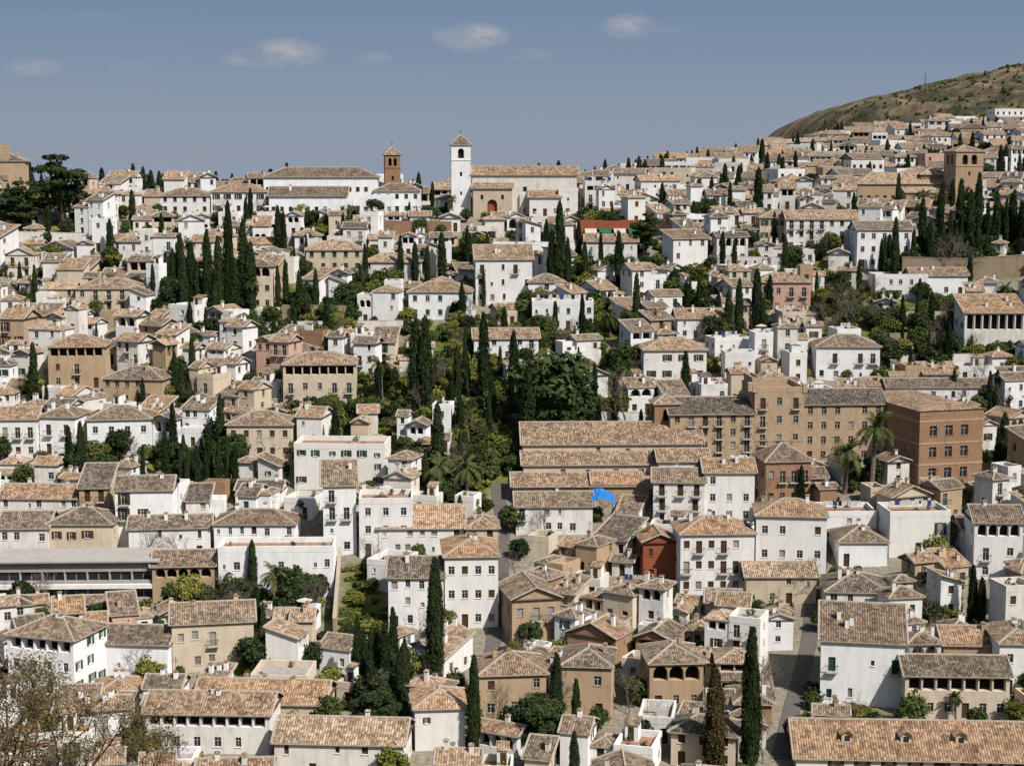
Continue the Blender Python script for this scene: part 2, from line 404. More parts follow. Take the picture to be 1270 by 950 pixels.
def chimney(mb,x,y,z,wall,h=1.2):
    s=.28
    mb.box(x-s,x+s,y-s,y+s,z-1.2,z+h,wall)
    mb.box(x-s-.08,x+s+.08,y-s-.08,y+s+.08,z+h+.16,z+h+.24,'cap')
    for dx in (-1,1):
        for dy in (-1,1): mb.box(x+dx*(s-.08)-.07,x+dx*(s-.08)+.07,y+dy*(s-.08)-.07,y+dy*(s-.08)+.07,z+h,z+h+.16,wall)
    c=[(x-s-.1,y-s-.1,z+h+.25),(x+s+.1,y-s-.1,z+h+.25),(x+s+.1,y+s+.1,z+h+.25),(x-s-.1,y+s+.1,z+h+.25)]
    for i in range(4): mb.rpoly([c[i],c[(i+1)%4],(x,y,z+h+.5)],'tile')
def terrace_clutter(mb,rng,x0,x1,y0,y1,z):
    W=x1-x0; D=y1-y0
    if W<2.6 or D<2.6: return
    for _ in range(rng.randrange(1,5)):
        x=rng.uniform(x0+.5,x1-.5); y=rng.choice([y0+.5,y1-.5,rng.uniform(y0+.5,y1-.5)])
        mb.tube((x,y,z),(x,y,z+.4),.14,.2,'pot',6); mb.clump(x,y,z+.75,rng.uniform(.3,.6),rng.choice(['leafb','leafy','leafd']),26)
    k=rng.random()
    if k<.3 and W>3.5:
        xa,xb=x0+.6,x1-.6; ym=(y0+y1)/2
        for x in (xa,xb): mb.tube((x,ym,z),(x,ym,z+1.9),.03,.03,'iron',4)
        mb.box(xa,xb,ym-.01,ym+.01,z+1.83,z+1.86,'iron')
        x=xa+.2
        while x<xb-.9:
            w=rng.uniform(.4,.9); mb.box(x,x+w,ym-.03,ym+.03,z+1.82-rng.uniform(.5,1.1),z+1.88,rng.choice(['cl_w','cl_w','cl_w','cl_b','cl_k','awn'])); x+=w+.15
    elif k<.6:
        w=min(W*.4,2.4); a=rng.choice([x0+.3,x1-w-.3])
        mb.box(a,a+w,y1-2.2,y1-.3,z,z+2.2,'white'); mb.rpoly([(a-.2,y1-2.4,z+2.25),(a+w+.2,y1-2.4,z+2.25),(a+w+.2,y1-.1,z+2.8),(a-.2,y1-.1,z+2.8)],'tile')
        mb.poly([(a+.4,y1-2.203,z+.05),(a+1.2,y1-2.203,z+.05),(a+1.2,y1-2.203,z+1.95),(a+.4,y1-2.203,z+1.95)],'shb')
    elif k<.72:
        x=(x0+x1)/2; y=(y0+y1)/2; mb.tube((x,y,z),(x,y,z+2.2),.03,.03,'iron',4)
        for i in range(8):
            a,b=i*math.pi/4,(i+1)*math.pi/4
            mb.poly([(x+1.3*math.cos(a),y+1.3*math.sin(a),z+1.95),(x+1.3*math.cos(b),y+1.3*math.sin(b),z+1.95),(x,y,z+2.4)],'awn')

def volume(mb,rng,cx,y0,W,D,zb,H,kind,wall,tile,ns,near=True,style='irr',cols=None,base=0,chim=.5,ops=None,pitch=.42,ov=.45,sides=True,door=True):
    x0,x1,y1=cx-W/2,cx+W/2,y0+D
    def sh(o): 
        for q in o: q['b0']+=base; q['b1']+=base
        return o
    fo=ops if ops is not None else sh(winops(rng,W,H-base,ns,near,style,'front',cols,door))
    facade(mb,(x0,y0),(1,0),W,zb,H,fo,wall,near)
    for o,u in (((x1,y0),(0,1)),((x0,y1),(0,-1))):
        facade(mb,o,u,D,zb,H,sh(winops(rng,D,H-base,ns,near,'irr' if style=='gal' else style,'side')) if sides else [],wall,near)
    facade(mb,(x1,y1),(-1,0),W,zb,H,[],wall,near)
    zt=roof(mb,x0,x1,y0,y1,H,kind,tile,wall,pitch,ov,near)
    if kind!='F' and rng.random()<chim:
        for _ in range(rng.choice([1,1,2,3])):
            fx=rng.uniform(.15,.85); fy=rng.uniform(.3,.7)
            chimney(mb,x0+W*fx,y0+D*fy,H+(zt-H)*(.7 if kind!='S' else fy),wall if wall!='brick' else 'white',rng.uniform(.6,1.2))
    elif kind=='F' and near and chim>0: terrace_clutter(mb,rng,x0+.3,x1-.3,y0+.3,y1-.3,H)
    return zt

WN={'white':'white_house','white2':'whitewashed_house','cream':'cream_house','ochre':'ochre_house','brick':'brick_house','stone':'stone_house','red':'red_house','pink':'pink_house','grey':'grey_house'}
OCC={}
def rect_pts(cx,cy,hw,hd,yaw):
    c,s=math.cos(yaw),math.sin(yaw)
    return [(cx+c*a-s*b,cy+s*a+c*b) for a,b in ((-hw,-hd),(hw,-hd),(hw,hd),(-hw,hd))]
def sat(a,b):
    for A,B in ((a,b),(b,a)):
        for i in range(4):
            p,q=A[i],A[(i+1)%4]; nx,ny=q[1]-p[1],p[0]-q[0]
            m1=[nx*x+ny*y for x,y in A]; m2=[nx*x+ny*y for x,y in B]
            if max(m1)<=min(m2) or max(m2)<=min(m1): return False
    return True
def occ_hit(r):
    xs=[p[0] for p in r]; ys=[p[1] for p in r]
    for i in range(int(min(xs)//20)-1,int(max(xs)//20)+2):
        for j in range(int(min(ys)//20)-1,int(max(ys)//20)+2):
            for o in OCC.get((i,j),()):
                if sat(r,o): return True
    return False
def occ_add(r):
    xs=[p[0] for p in r]; ys=[p[1] for p in r]
    for i in range(int(min(xs)//20),int(max(xs)//20)+1):
        for j in range(int(min(ys)//20),int(max(ys)//20)+1): OCC.setdefault((i,j),[]).append(r)
PROT=[]
def front_to_center(x,y,D,yaw): return (x-math.sin(yaw)*D/2, y+math.cos(yaw)*D/2)

def px_house(x0,x1,ye,yb,D,kind,wall,ns,style='reg',yaw=0,tile=None,cols=None,name=None,chim=.7,pitch=.42,wing=None,ov=.4,door=True):
    p=locate((x0+x1)/2,yb)
    s=p[3]/F; W=(x1-x0)*s; yw=math.radians(yaw)
    if abs(yaw)>5: W=max(4,(W-D*.6*abs(math.sin(yw)))/math.cos(yw))
    H=zat(ye,p[1])-p[2]
    tile=tile or R.choices(['tile','tile2','tile3'],[5,3,2])[0]
    mb=MB(); rng=random.Random(int(x0*7+yb))
    volume(mb,rng,0,0,W,D,-4,H,kind,wall,tile,ns,True,style,cols,0,chim,None,pitch,ov,True,door)
    if wing:
        sd,ww,wh,wd=wing
        cx=(W/2+ww/2+.01)*sd
        volume(mb,rng,cx,.35,ww,wd,-4,H*wh,R.choice(['GX','S','F']),wall,tile,max(1,int(ns*wh+.3)),True,'irr',chim=.2)
    mb.obj(name or WN[wall],(p[0],p[1],p[2]),yw)
    c=front_to_center(p[0],p[1],D,yw)
    occ_add(rect_pts(c[0],c[1],W/2+.1,D/2+.1,yw))
    PROT.append((x0,x1,yb,p[1]))
    return p,W,H

# ------------------------------------------------------------------ streets
def street(pts,hw):
    mb=MB(); P=[]
    for a,b in zip(pts[:-1],pts[1:]):
        for i in range(12):
            t=i/12; px=a[0]+(b[0]-a[0])*t; py=a[1]+(b[1]-a[1])*t
            q=locate(px,py); P.append((q[0],q[1]))
    for i in range(len(P)-1):
        dx,dy=P[i+1][0]-P[i][0],P[i+1][1]-P[i][1]; L=math.hypot(dx,dy)
        if L<.01: continue
        c=((P[i][0]+P[i+1][0])/2,(P[i][1]+P[i+1][1])/2)
        occ_add(rect_pts(c[0],c[1],hw,L/2+.4,math.atan2(dy,dx)-math.pi/2))
    nrm=[]
    for i in range(len(P)):
        j=min(i,len(P)-2); dx,dy=P[j+1][0]-P[j][0],P[j+1][1]-P[j][1]; L=math.hypot(dx,dy) or 1
        nrm.append((-dy/L,dx/L))
    for i in range(len(P)-1):
        q=[]
        for k,sg in ((i,1),(i,-1),(i+1,-1),(i+1,1)):
            x=P[k][0]+nrm[k][0]*hw*sg; y=P[k][1]+nrm[k][1]*hw*sg
            q.append((x,y,float(terr(x,y))+.12))
        mb.poly(q,'cob')
    mb.obj('cobbled_street')
street([(616,598),(624,650),(622,720),(612,800),(600,860)],1.2)
street([(1034,655),(1012,720),(1003,800),(985,870),(966,948)],1.2)
street([(1215,700),(1210,790)],1.2)

# ------------------------------------------------------------------ landmarks
def tower(x0,x1,ye,yb,wall,name,tile='tile',rise=1.0,bel=2,yaw=0):
    p=locate((x0+x1)/2,yb); s=p[3]/F; W=(x1-x0)*s; H=zat(ye,p[1])-p[2]; mb=MB()
    aw=W/(bel+1)*.62; bh=min(2.6,W*.5)
    def ops():
        o=[]
        for i in range(bel):
            c=W*(i+1)/(bel+1)
            o.append(dict(a0=c-aw/2,a1=c+aw/2,b0=H-bh-.9,b1=H-.9,dep=.9,pane='dark',arch=True))
        o.append(dict(a0=W/2-.3,a1=W/2+.3,b0=H*.55,b1=H*.55+1.1,dep=.4,pane='dark'))
        o.append(dict(a0=W/2-.25,a1=W/2+.25,b0=H*.28,b1=H*.28+.9,dep=.4,pane='dark'))
        return o
    for o,u in (((-W/2,0),(1,0)),((W/2,0),(0,1)),((W/2,W),(-1,0)),((-W/2,W),(0,-1))):
        facade(mb,o,u,W,-4,H,ops(),wall,False)
    e=.14
    mb.box(-W/2-e,W/2+e,-e,W+e,H-bh-1.5,H-bh-1.25,wall); 
    mb.box(-W/2-e*1.6,W/2+e*1.6,-e*1.6,W+e*1.6,H-.25,H+.0,wall)
    zt=roof(mb,-W/2,W/2,0,W,H+.02,'H',tile,wall,rise,.35)
    mb.tube((0,W/2,zt-.1),(0,W/2,zt+1.3),.07,.03,'iron'); mb.box(-.35,.35,W/2-.03,W/2+.03,zt+.8,zt+.88,'iron')
    mb.obj(name,(p[0],p[1],p[2]),math.radians(yaw))
    c=front_to_center(p[0],p[1],W,math.radians(yaw)); occ_add(rect_pts(c[0],c[1],W/2+.1,W/2+.1,math.radians(yaw)))
    PROT.append((x0,x1,yb,p[1]))

tower(560,584,180,266,'white','church_bell_tower','tile',.9,1,4)
p=locate(650,270); s=p[3]/F; mb=MB(); rng=random.Random(4)
Wn=(716-586)*s
volume(mb,rng,0,3,Wn,10,-4,(268-216)*s,'GX','white2','tile',2,False,'irr',cols=5,chim=0,door=False)
volume(mb,rng,-Wn*.30,-.5,10,4.2,-4,(268-232)*s,'S','cream','tile',1,False,ops=[dict(a0=3.6,a1=6.2,b0=.1,b1=4.6,dep=.8,pane='red',arch=True),dict(a0=3.9-2,a1=4.6-2,b0=4.6,b1=5.8,pane='dark'),dict(a0=7.2,a1=7.9,b0=4.6,b1=5.8,pane='dark')],chim=0,sides=False)
volume(mb,rng,Wn*.2,-1.5,8,4.8,-4,(268-243)*s,'S','white','tile',1,False,'reg',chim=0)
volume(mb,rng,Wn*.42,-.6,5,3.9,-4,(268-236)*s,'F','white','terr',2,False,'irr',chim=0)
for i in range(5):
    x=-Wn/2+2+i*Wn/5; mb.box(x-.5,x+.5,2.2,3.0,-3,6,'white2')
mb.obj('san_nicolas_church',(p[0],p[1],p[2]),math.radians(-2))
occ_add(rect_pts(p[0],p[1]+6,Wn/2+1,8,0)); PROT.append((560,718,268,p[1]))
p=locate(430,268); s=p[3]/F; mb=MB()
volume(mb,rng,-7,8,30,11,-4,(266-219)*s,'H','white','tile2',2,False,'reg',chim=0)
volume(mb,rng,13,4,12,8,-4,(266-236)*s,'H','white','tile2',2,False,'reg',chim=0)
volume(mb,rng,-10,0,20,6,-4,(266-242)*s,'S','white','tile',1,False,'reg',chim=.4)
volume(mb,rng,8,-1.2,9,4,-4,(266-245)*s,'F','white','terr2',1,False,'reg',chim=0)
mb.obj('long_white_monastery',(p[0],p[1],p[2]),math.radians(3))
occ_add(rect_pts(p[0],p[1]+8,22,10,0)); PROT.append((330,530,266,p[1]))
tower(478,497,192,262,'brick','brick_bell_tower','tile',.9,2,8)
p=locate(1125,253); s=p[3]/F; mb=MB()
volume(mb,rng,0,2,27,11,-4,(252-234)*s+1.5,'H','ochre','tile',1,False,'reg',chim=0,pitch=.5)
volume(mb,rng,6,-2,14,4,-4,(252-242)*s+1,'S','stone','tile',1,False,'reg',chim=0)
volume(mb,rng,9,4,8,12,-4,8,'H','brick','tile',1,False,'reg',chim=0)
mb.obj('stone_church',(p[0],p[1],p[2]),math.radians(5)); occ_add(rect_pts(p[0],p[1]+6,15,9,0)); PROT.append((1058,1225,252,p[1]))
tower(1183,1219,188,254,'stone','church_brick_tower','tile',.4,2,10)
px_house(-14,36,200,262,12,'H','ochre',2,'irr',12,'tile3',name='ochre_monastery')
px_house(0,8,184,262,4,'F','ochre',2,'irr',12,'tile3',name='ochre_tower')
# convent
p=locate(965,578); s=p[3]/F; mb=MB(); rng=random.Random(8)
volume(mb,rng,-12.6,0,15.8,11,-4,9.8,'GX','stone','tile3',4,True,'reg',cols=6,chim=0)
volume(mb,rng,.2,.7,9.4,12,-4,13.8,'F','stone','terr',4,True,'reg',cols=3,chim=0)
volume(mb,rng,-4.0,1.6,1.6,8,9,15.5,'F','stone','terr',1,False,'reg',cols=1,chim=0,base=12,sides=False)
volume(mb,rng,12.8,1.5,15.6,10,-4,11.2,'GX','stone','tile3',4,True,'reg',cols=6,chim=0)
for i,(x,z) in enumerate(((-5.4,15.1),(-4.5,14.9),(5.0,14.8))): mb.box(x-.4,x+.4,.5,1.6,z-1.2,z+.4,'stone')
mb.box(-4.5,4.9,.62,.66,4.4,4.7,'stone')
mb.obj('stone_convent',(p[0],p[1],p[2]),math.radians(4)); occ_add(rect_pts(p[0],p[1]+6,20,7.5,math.radians(4))); PROT.append((845,1090,566,p[1]))
p=locate(1178,600); s=p[3]/F; mb=MB()
ops=[]
for r_ in range(3):
    for c in (2.8,6.0,9.2): ops.append(dict(a0=c-.75,a1=c+.75,b0=1.2+r_*3.9,b1=3.1+r_*3.9,dep=.3,pane='glass',sill=True))
Wb=13.0
volume(mb,rng,0,0,Wb,27,-4,12.8,'F','brick','terr',3,True,ops=ops,chim=0)
for z in (3.6,7.5,11.6): mb.box(-Wb/2-.08,Wb/2+.08,-.08,27.08,z,z+.35,'stone')
c4=[(-Wb/2-.3,-.3,13.75),(Wb/2+.3,-.3,13.75),(Wb/2+.3,27.3,13.75),(-Wb/2-.3,27.3,13.75)]; i4=[(-Wb/2+3,6,14.6),(Wb/2-3,6,14.6),(Wb/2-3,21,14.6),(-Wb/2+3,21,14.6)]
for i in range(4): mb.rpoly([c4[i],c4[(i+1)%4],i4[(i+1)%4],i4[i]],'tile2')
mb.rpoly(i4,'tile2')
mb.obj('brick_school_building',(p[0],p[1],p[2]),math.radians(16)); c=front_to_center(p[0],p[1],27,math.radians(16)); occ_add(rect_pts(c[0],c[1],7,14,math.radians(16))); PROT.append((1090,1222,598,p[1]))
# long church
p=locate(765,625); s=p[3]/F; mb=MB(); rng=random.Random(9)
volume(mb,rng,0,9,33,12,-4,9.2,'GX','cream','tile',3,True,'irr',cols=6,chim=0,pitch=.5,door=False)
volume(mb,rng,-4.6,4.4,24,4.5,-4,6.2,'S','cream','tile',2,True,'irr',cols=5,chim=0,door=False)
volume(mb,rng,-6.4,0,24.5,4.3,-4,3.1,'S','ochre','tile',1,True,'irr',cols=5,chim=0)
volume(mb,rng,12.2,1.5,9,7.4,-4,7.2,'GX','white2','tile',2,True,'reg',cols=3,chim=0)
mb.obj('parish_church',(p[0],p[1],p[2]),math.radians(2)); occ_add(rect_pts(p[0],p[1]+10,17.5,11.3,0)); PROT.append((655,880,622,p[1]))
tower(811,842,501,572,'brick','small_church_tower','tile',.55,1,5)
px_house(946,1008,572,628,8,'H','brick',2,'reg',8,'tile2',name='brick_tower_house',chim=0,pitch=.62,wing=(1,3,.6,6))

HS=[
(873,935,586,650,8,'GX','white',3,'reg',0),(810,873,598,652,8,'GX','white2',3,'irr',-4),(935,1025,640,728,9,'H','white',3,'reg',-6),
(843,935,662,738,9,'H','white',3,'reg',3),(797,840,672,722,7,'GY','red',2,'irr',5),(640,735,628,664,8,'GX','white2',2,'irr',2),
(482,550,716,780,10,'GX','white',3,'irr',0),(552,618,690,780,12,'H','white',3,'reg',4),
(0,104,790,862,9,'H','white',3,'gal',-18),(104,212,798,838,8,'GX','white',1,'irr',-6),(212,318,772,830,9,'GX','cream',2,'irr',10),
(180,335,885,935,8,'GX','white2',2,'gal',-3),(340,500,922,965,9,'GX','white2',2,'irr',-4),(240,402,872,903,9,'GX','cream',1,'irr',-4),
(190,266,702,745,8,'GX','ochre',2,'gal',4),(272,414,684,742,7,'F','white',2,'irr',2),(266,366,650,690,8,'H','white',2,'irr',0),
(145,214,608,682,8,'GX','white',4,'irr',4),(160,262,655,694,7,'GX','white',2,'irr',6),(365,478,556,606,9,'F','white',3,'irr',-3),
(282,362,527,570,9,'H','cream',2,'reg',0),(400,444,602,688,8,'S','white',4,'irr',6),(446,512,624,692,8,'F','white',3,'reg',3),
(108,190,520,565,9,'H','white',2,'reg',8),(48,96,517,566,8,'H','white',2,'reg',-6),(0,46,520,570,8,'GX','white',2,'reg',4),
(125,205,470,502,9,'H','ochre',2,'irr',-8),(60,132,430,482,9,'H','ochre',3,'gal',6),(352,442,452,506,9,'H','cream',3,'gal',4),
(507,585,362,396,9,'H','white',2,'reg',0),(95,176,358,388,9,'H','cream',2,'reg',5),(798,876,434,474,9,'H','white',2,'reg',2),
(1012,1090,430,474,9,'H','white',2,'irr',-3),(1195,1270,388,440,9,'S','white2',2,'gal',0),(590,660,322,378,8,'S','white',3,'irr',3),
(660,736,378,410,8,'F','white',2,'irr',0),(588,668,420,448,8,'GX','white',2,'irr',4),
(975,1062,272,312,9,'GX','white',3,'reg',-2),(1062,1130,285,335,8,'GX','white',3,'reg',3),(940,1005,350,388,8,'H','pink',2,'irr',0),(942,990,270,300,8,'H','cream',2,'reg',0),
(300,338,330,385,6,'H','cream',3,'gal',0),(199,260,243,266,8,'H','white',2,'reg',0),(262,330,238,266,8,'H','white',2,'reg',0),
(380,450,310,338,8,'H','cream',2,'reg',5),(450,520,325,350,8,'H','white2',2,'reg',-3),
(1040,1100,672,702,9,'H','white',1,'irr',0),(1102,1178,640,690,8,'F','white',2,'irr',4),(1207,1266,648,720,9,'GX','white',3,'gal',-4),
(1024,1100,734,775,10,'H','white2',2,'irr',-5),(1014,1122,796,876,9,'S','white',2,'irr',-10),(1122,1250,838,892,8,'GX','cream',2,'gal',-3),
(1170,1262,800,842,8,'GX','ochre',2,'irr',-3),(1238,1290,798,862,10,'H','white',2,'reg',-3),
(515,577,878,930,8,'H','white',2,'irr',5),(592,680,836,892,9,'H','ochre',2,'irr',6),(694,760,826,892,9,'H','ochre',2,'irr',-6),(805,872,822,880,9,'H','ochre',2,'gal',4),
(630,700,742,800,10,'GY','ochre',2,'irr',12),(925,1012,715,750,7,'GX','cream',2,'irr',0),(1100,1240,480,500,6,'GX','white2',1,'irr',0),
(1018,1086,640,672,8,'F','white',2,'irr',0),(1192,1262,655,690,7,'GX','white2',2,'irr',2),
(60,140,650,700,9,'H','cream',2,'irr',0),(0,60,655,700,9,'GX','white2',2,'irr',3),(470,575,655,690,7,'S','white',2,'irr',2),(578,618,655,690,8,'H','cream',2,'irr',2),
(0,100,618,652,8,'GX','white2',2,'irr',-3),(100,136,605,660,8,'S','ochre',3,'irr',3),(735,795,600,622,7,'GX','white2',1,'irr',2),
(1085,1150,345,372,8,'F','white',2,'irr',0),(1130,1200,342,368,7,'GX','white',1,'irr',2),(840,905,395,420,8,'GX','white',2,'irr',2),
(655,700,350,380,7,'H','white',2,'irr',0),(726,790,300,330,7,'GX','white2',2,'irr',0),
]
for h in HS: px_house(*h)
p=locate(95,745); s=p[3]/F; mb=MB(); W=200*s
o=[dict(a0=.6+i*(W-1)/7,a1=.5+(i+1)*(W-1)/7-.1,b0=b,b1=b+1.5,dep=.5,pane='glass') for i in range(7) for b in (.5,3.4)]
volume(mb,random.Random(2),0,0,W,9,-4,5.6,'F','grey','terr2',2,True,ops=o,chim=0)
mb.box(-W/2-.4,W/2+.4,-.9,9.3,6.55,6.8,'grey'); mb.box(-W/2-.3,W/2+.3,-.7,-.04,2.2,2.9,'white')
mb.obj('modern_school_building',(p[0],p[1],p[2]),math.radians(2)); occ_add(rect_pts(p[0],p[1]+4.5,W/2,5,0)); PROT.append((0,190,742,p[1]))
p=locate(1125,945); s=p[3]/F; mb=MB(); rng=random.Random(2)
z0=p[2]-2.4; W=320*s
volume(mb,rng,2,-4,W,12,-3,4.2,'GX','white2','tile2',2,True,'reg',chim=1,pitch=.5)
for x in (-8,-.5,6.5):
    mb.box(x-.7,x+.7,-1.6,.9,5.2,6.6,'cream'); mb.poly([(x-.35,-1.62,5.7),(x+.35,-1.62,5.7),(x+.35,-1.62,6.4),(x-.35,-1.62,6.4)],'glass')
    mb.rpoly([(x+1,-2,6.55),(x+1,1.6,6.55),(x,1.6,7.2),(x,-2,7.2)],'tile2'); mb.rpoly([(x-1,1.6,6.55),(x-1,-2,6.55),(x,-2,7.2),(x,1.6,7.2)],'tile2')
    mb.poly([(x-.7,-1.6,6.58),(x+.7,-1.6,6.58),(x,-1.6,7.1)],'cream')
mb.obj('long_dormer_house',(p[0],p[1],z0),math.radians(-3)); occ_add(rect_pts(p[0],p[1]+2,W/2+.5,6.5,math.radians(-3)))
occ_add(rect_pts(p[0],p[1]-8,W/2+1,7,0)); PROT.append((975,1290,925,p[1]))
p=locate(765,302); s=p[3]/F; mb=MB()
volume(mb,rng,0,0,18,6,-4,4.6,'F','red','terr',1,False,ops=[dict(a0=.8+i*2.9,a1=3+i*2.9,b0=.6,b1=3.4,dep=1.2,pane='dark') for i in range(6)],chim=0)
for i in range(5):
    x=-8+i*3.6; mb.poly([(x,-3,2.6),(x+2.9,-3,2.6),(x+2.9,-.04,3.6),(x,-.04,3.6)],'green' if i%2 else 'awn')
    mb.tube((x+.05,-2.9,-1),(x+.05,-2.9,2.6),.05,.05,'iron'); mb.tube((x+2.8,-2.9,-1),(x+2.8,-2.9,2.6),.05,.05,'iron')
mb.obj('terrace_restaurant',p[:3],0); occ_add(rect_pts(p[0],p[1]+1,9.5,5,0)); PROT.append((720,810,302,p[1]))
# apartment blocks below the hill
for (x,y,W,ns) in ((232,800,22,4),(212,826,16,3),(246,770,18,3)):
    mb=MB(); volume(mb,random.Random(int(x)),0,0,W,11,-5,ns*2.7,'F','white','terr2',ns,False,'reg',cols=int(W/2.6),chim=0,door=False)
    for k_ in range(1,ns): mb.box(-W/2+.2,W/2-.2,-1.1,-.01,k_*2.7-.1,k_*2.7+.9,'white')
    mb.obj('apartment_block',(x,y,float(terr(x,y))),.1); occ_add(rect_pts(x,y+5.5,W/2,6.5,0.1))

# ------------------------------------------------------------------ vegetation prototypes
def quads(P,Nn,sx,sy):
    n=len(P); 
    r=NR.normal(size=(n,3)); t=np.cross(Nn,r); t/=np.linalg.norm(t,axis=1)[:,None]+1e-9; b=np.cross(Nn,t)
    sx=sx[:,None]; sy=sy[:,None]
    return np.stack([P-t*sx-b*sy,P+t*sx-b*sy,P+t*sx*.6+b*sy,P-t*sx*.6+b*sy],1).reshape(-1,3)
def veg_mesh(name,mb,V,leafmat):
    nb=len(mb.v); v=list(mb.v)+[tuple(x) for x in V.tolist()]
    f=list(mb.f)+[(nb+4*i,nb+4*i+1,nb+4*i+2,nb+4*i+3) for i in range(len(V)//4)]
    me=bpy.data.meshes.new(name); me.from_pydata(v,[],f)
    mats=list(mb.mats)+[leafmat]
    for m in mats: me.materials.append(M[m])
    me.polygons.foreach_set('material_index',list(mb.m)+[len(mats)-1]*(len(V)//4)); me.update()
    return me
def unit(n):
    a=NR.normal(size=(n,3)); return a/(np.linalg.norm(a,axis=1)[:,None]+1e-9)
def cypress_mesh(n,fat=1.0,mat='leafc',leaf_s=1.0,sparse=0):
    H=12.0; t=NR.rand(n)**.85; th=NR.rand(n)*2*np.pi
    ph=NR.rand(6)*6.28
    prof=np.clip(1.35*np.power(t+.02,.32)*np.power(1-t,.62),0,None)
    rr=1.25*fat*prof*(1+.16*np.sin(3*th+7*t+ph[0])+.12*np.sin(5*th-13*t+ph[1])+.10*np.sin(2*th+23*t+ph[2]))
    rad=rr*(.55+.5*np.sqrt(NR.rand(n)))
    P=np.stack([np.cos(th)*rad,np.sin(th)*rad,.5+t*(H-.5)],1)
    P+=NR.normal(size=P.shape)*.09
    out=np.stack([np.cos(th),np.sin(th),.25+0*th],1)+NR.normal(size=(n,3))*.55; out/=np.linalg.norm(out,axis=1)[:,None]
    up=np.array([0,0,1.0])+NR.normal(size=(n,3))*.35
    tt=np.cross(up,out); tt/=np.linalg.norm(tt,axis=1)[:,None]; bb=np.cross(out,tt)
    sx=(.07+.08*NR.rand(n))[:,None]*leaf_s; sy=(.17+.22*NR.rand(n))[:,None]*leaf_s
    V=np.stack([P-tt*sx-bb*sy,P+tt*sx-bb*sy,P+tt*sx*.35+bb*sy,P-tt*sx*.35+bb*sy],1).reshape(-1,3)
    mb=MB(); mb.tube((0,0,-1),(0,0,4),.22,.16,'bark',7); mb.tube((0,0,4),(0,0,11),.16,.03,'bark',5)
    k=9
    if not sparse:
        for i in range(10):
            def ring(t_):
                pr=1.35*(t_+.02)**.32*(1-t_)**.62*1.25*fat*.62
                return [(math.cos(a*6.283/k+t_*3)*pr,math.sin(a*6.283/k+t_*3)*pr,.5+t_*(H-.5)) for a in range(k)]
            a,b=ring(i/10),ring(min((i+1)/10,.985))
            for j in range(k): mb.poly([a[j],a[(j+1)%k],b[(j+1)%k],b[j]],mat)
    return veg_mesh('cypress_tree',mb,V,mat)
def crown_mesh(name,H,RX,RZ,z0,ncl,nl,mat,size=.2,flat=1.0,bark='bark',clr=(.8,1.6),tr=.25):
    mb=MB(); mb.tube((0,0,-1),(.1,.05,z0*.8),tr,tr*.7,bark,7)
    V=[]; cz=z0+RZ
    for i in range(ncl):
        d=unit(1)[0]; k=NR.rand()**.45
        c=np.array([d[0]*RX*k,d[1]*RX*k,cz+d[2]*RZ*k])
        if i<14: mb.tube((.1,.05,z0*.75),tuple(c),tr*.42,.03,bark,5)
        r=clr[0]+NR.rand()*(clr[1]-clr[0])
        q=unit(nl); P=c+q*(r*(.55+.5*NR.rand(nl)))[:,None]*np.array([1,1,.75*flat])
        Nn=q+NR.normal(size=(nl,3))*.6+np.array([0,0,.3]); Nn/=np.linalg.norm(Nn,axis=1)[:,None]
        V.append(quads(P,Nn,size*(.5+NR.rand(nl)),size*(.6+NR.rand(nl))))
    return veg_mesh(name,mb,np.concatenate(V),mat)
def palm_mesh(H,n=36,L=2.5):
    mb=MB(); x=0
    for i in range(6): mb.tube((x,0,H*i/6-(1 if i==0 else 0)),(x+.05,0,H*(i+1)/6),.30-.015*i,.26-.015*i,'barkg',8); x+=.05
    V=[]
    for i in range(n):
        az=NR.rand()*6.283; el=math.radians(NR.uniform(-35,80)); d=np.array([math.cos(az),math.sin(az)])
        p=np.array([x,0,H+.1]); K=12; vx=math.cos(el); vz=math.sin(el); seg=L*NR.uniform(.8,1.1)/K
        side=np.array([-d[1],d[0],0])
        for k in range(K):
            q=p+np.array([d[0]*vx,d[1]*vx,vz])*seg
            w=.42*math.sin(math.pi*(k+1.5)/(K+2))+.04
            for sg in (-1,1):
                tip=q+side*sg*w*.9+np.array([0,0,-w*.45])+np.array([d[0],d[1],0])*w*.45
                V+= [p,q,tip+(q-p)*.1,tip-(q-p)*.1]
            p=q; vz-=.17; m=math.hypot(vx,vz); vx/=m; vz/=m
    return veg_mesh('palm_tree',mb,np.array(V),'leafp')
def bare_mesh(H=7,bark='barkg',leaves=0,lm='leafr',depth=5,seed=1,spread=.55):
    rg=random.Random(seed); mb=MB(); tips=[]
    def br(p,d,L,r,k):
        q=p+d*L; mb.tube(p,q,r,r*.65,bark,5 if k>2 else 3)
        if k<=2: tips.append(q); tips.append((p+q)/2)
        if k==0: return
        for _ in range(3 if k>1 else 4):
            nd=(d+Vector((rg.gauss(0,spread),rg.gauss(0,spread),rg.gauss(.12,.3)))).normalized()
            br(q if rg.random()<.6 else p+d*L*rg.uniform(.6,1),nd,L*rg.uniform(.62,.85),r*.6,k-1)
    br(Vector((0,0,-1)),Vector((0,0,1)),H*.33+1,.16*H/7,depth)
    if leaves:
        T=np.array([tuple(tips[rg.randrange(len(tips))]) for _ in range(leaves)])+NR.normal(size=(leaves,3))*.28
        V=quads(T,unit(leaves),.035+.05*NR.rand(leaves),.04+.06*NR.rand(leaves))
    else: V=np.zeros((0,3))
    return veg_mesh('bare_tree',mb,V,lm)
CY=[cypress_mesh(2600,f) for f in (.85,1.0,1.15,.95)]
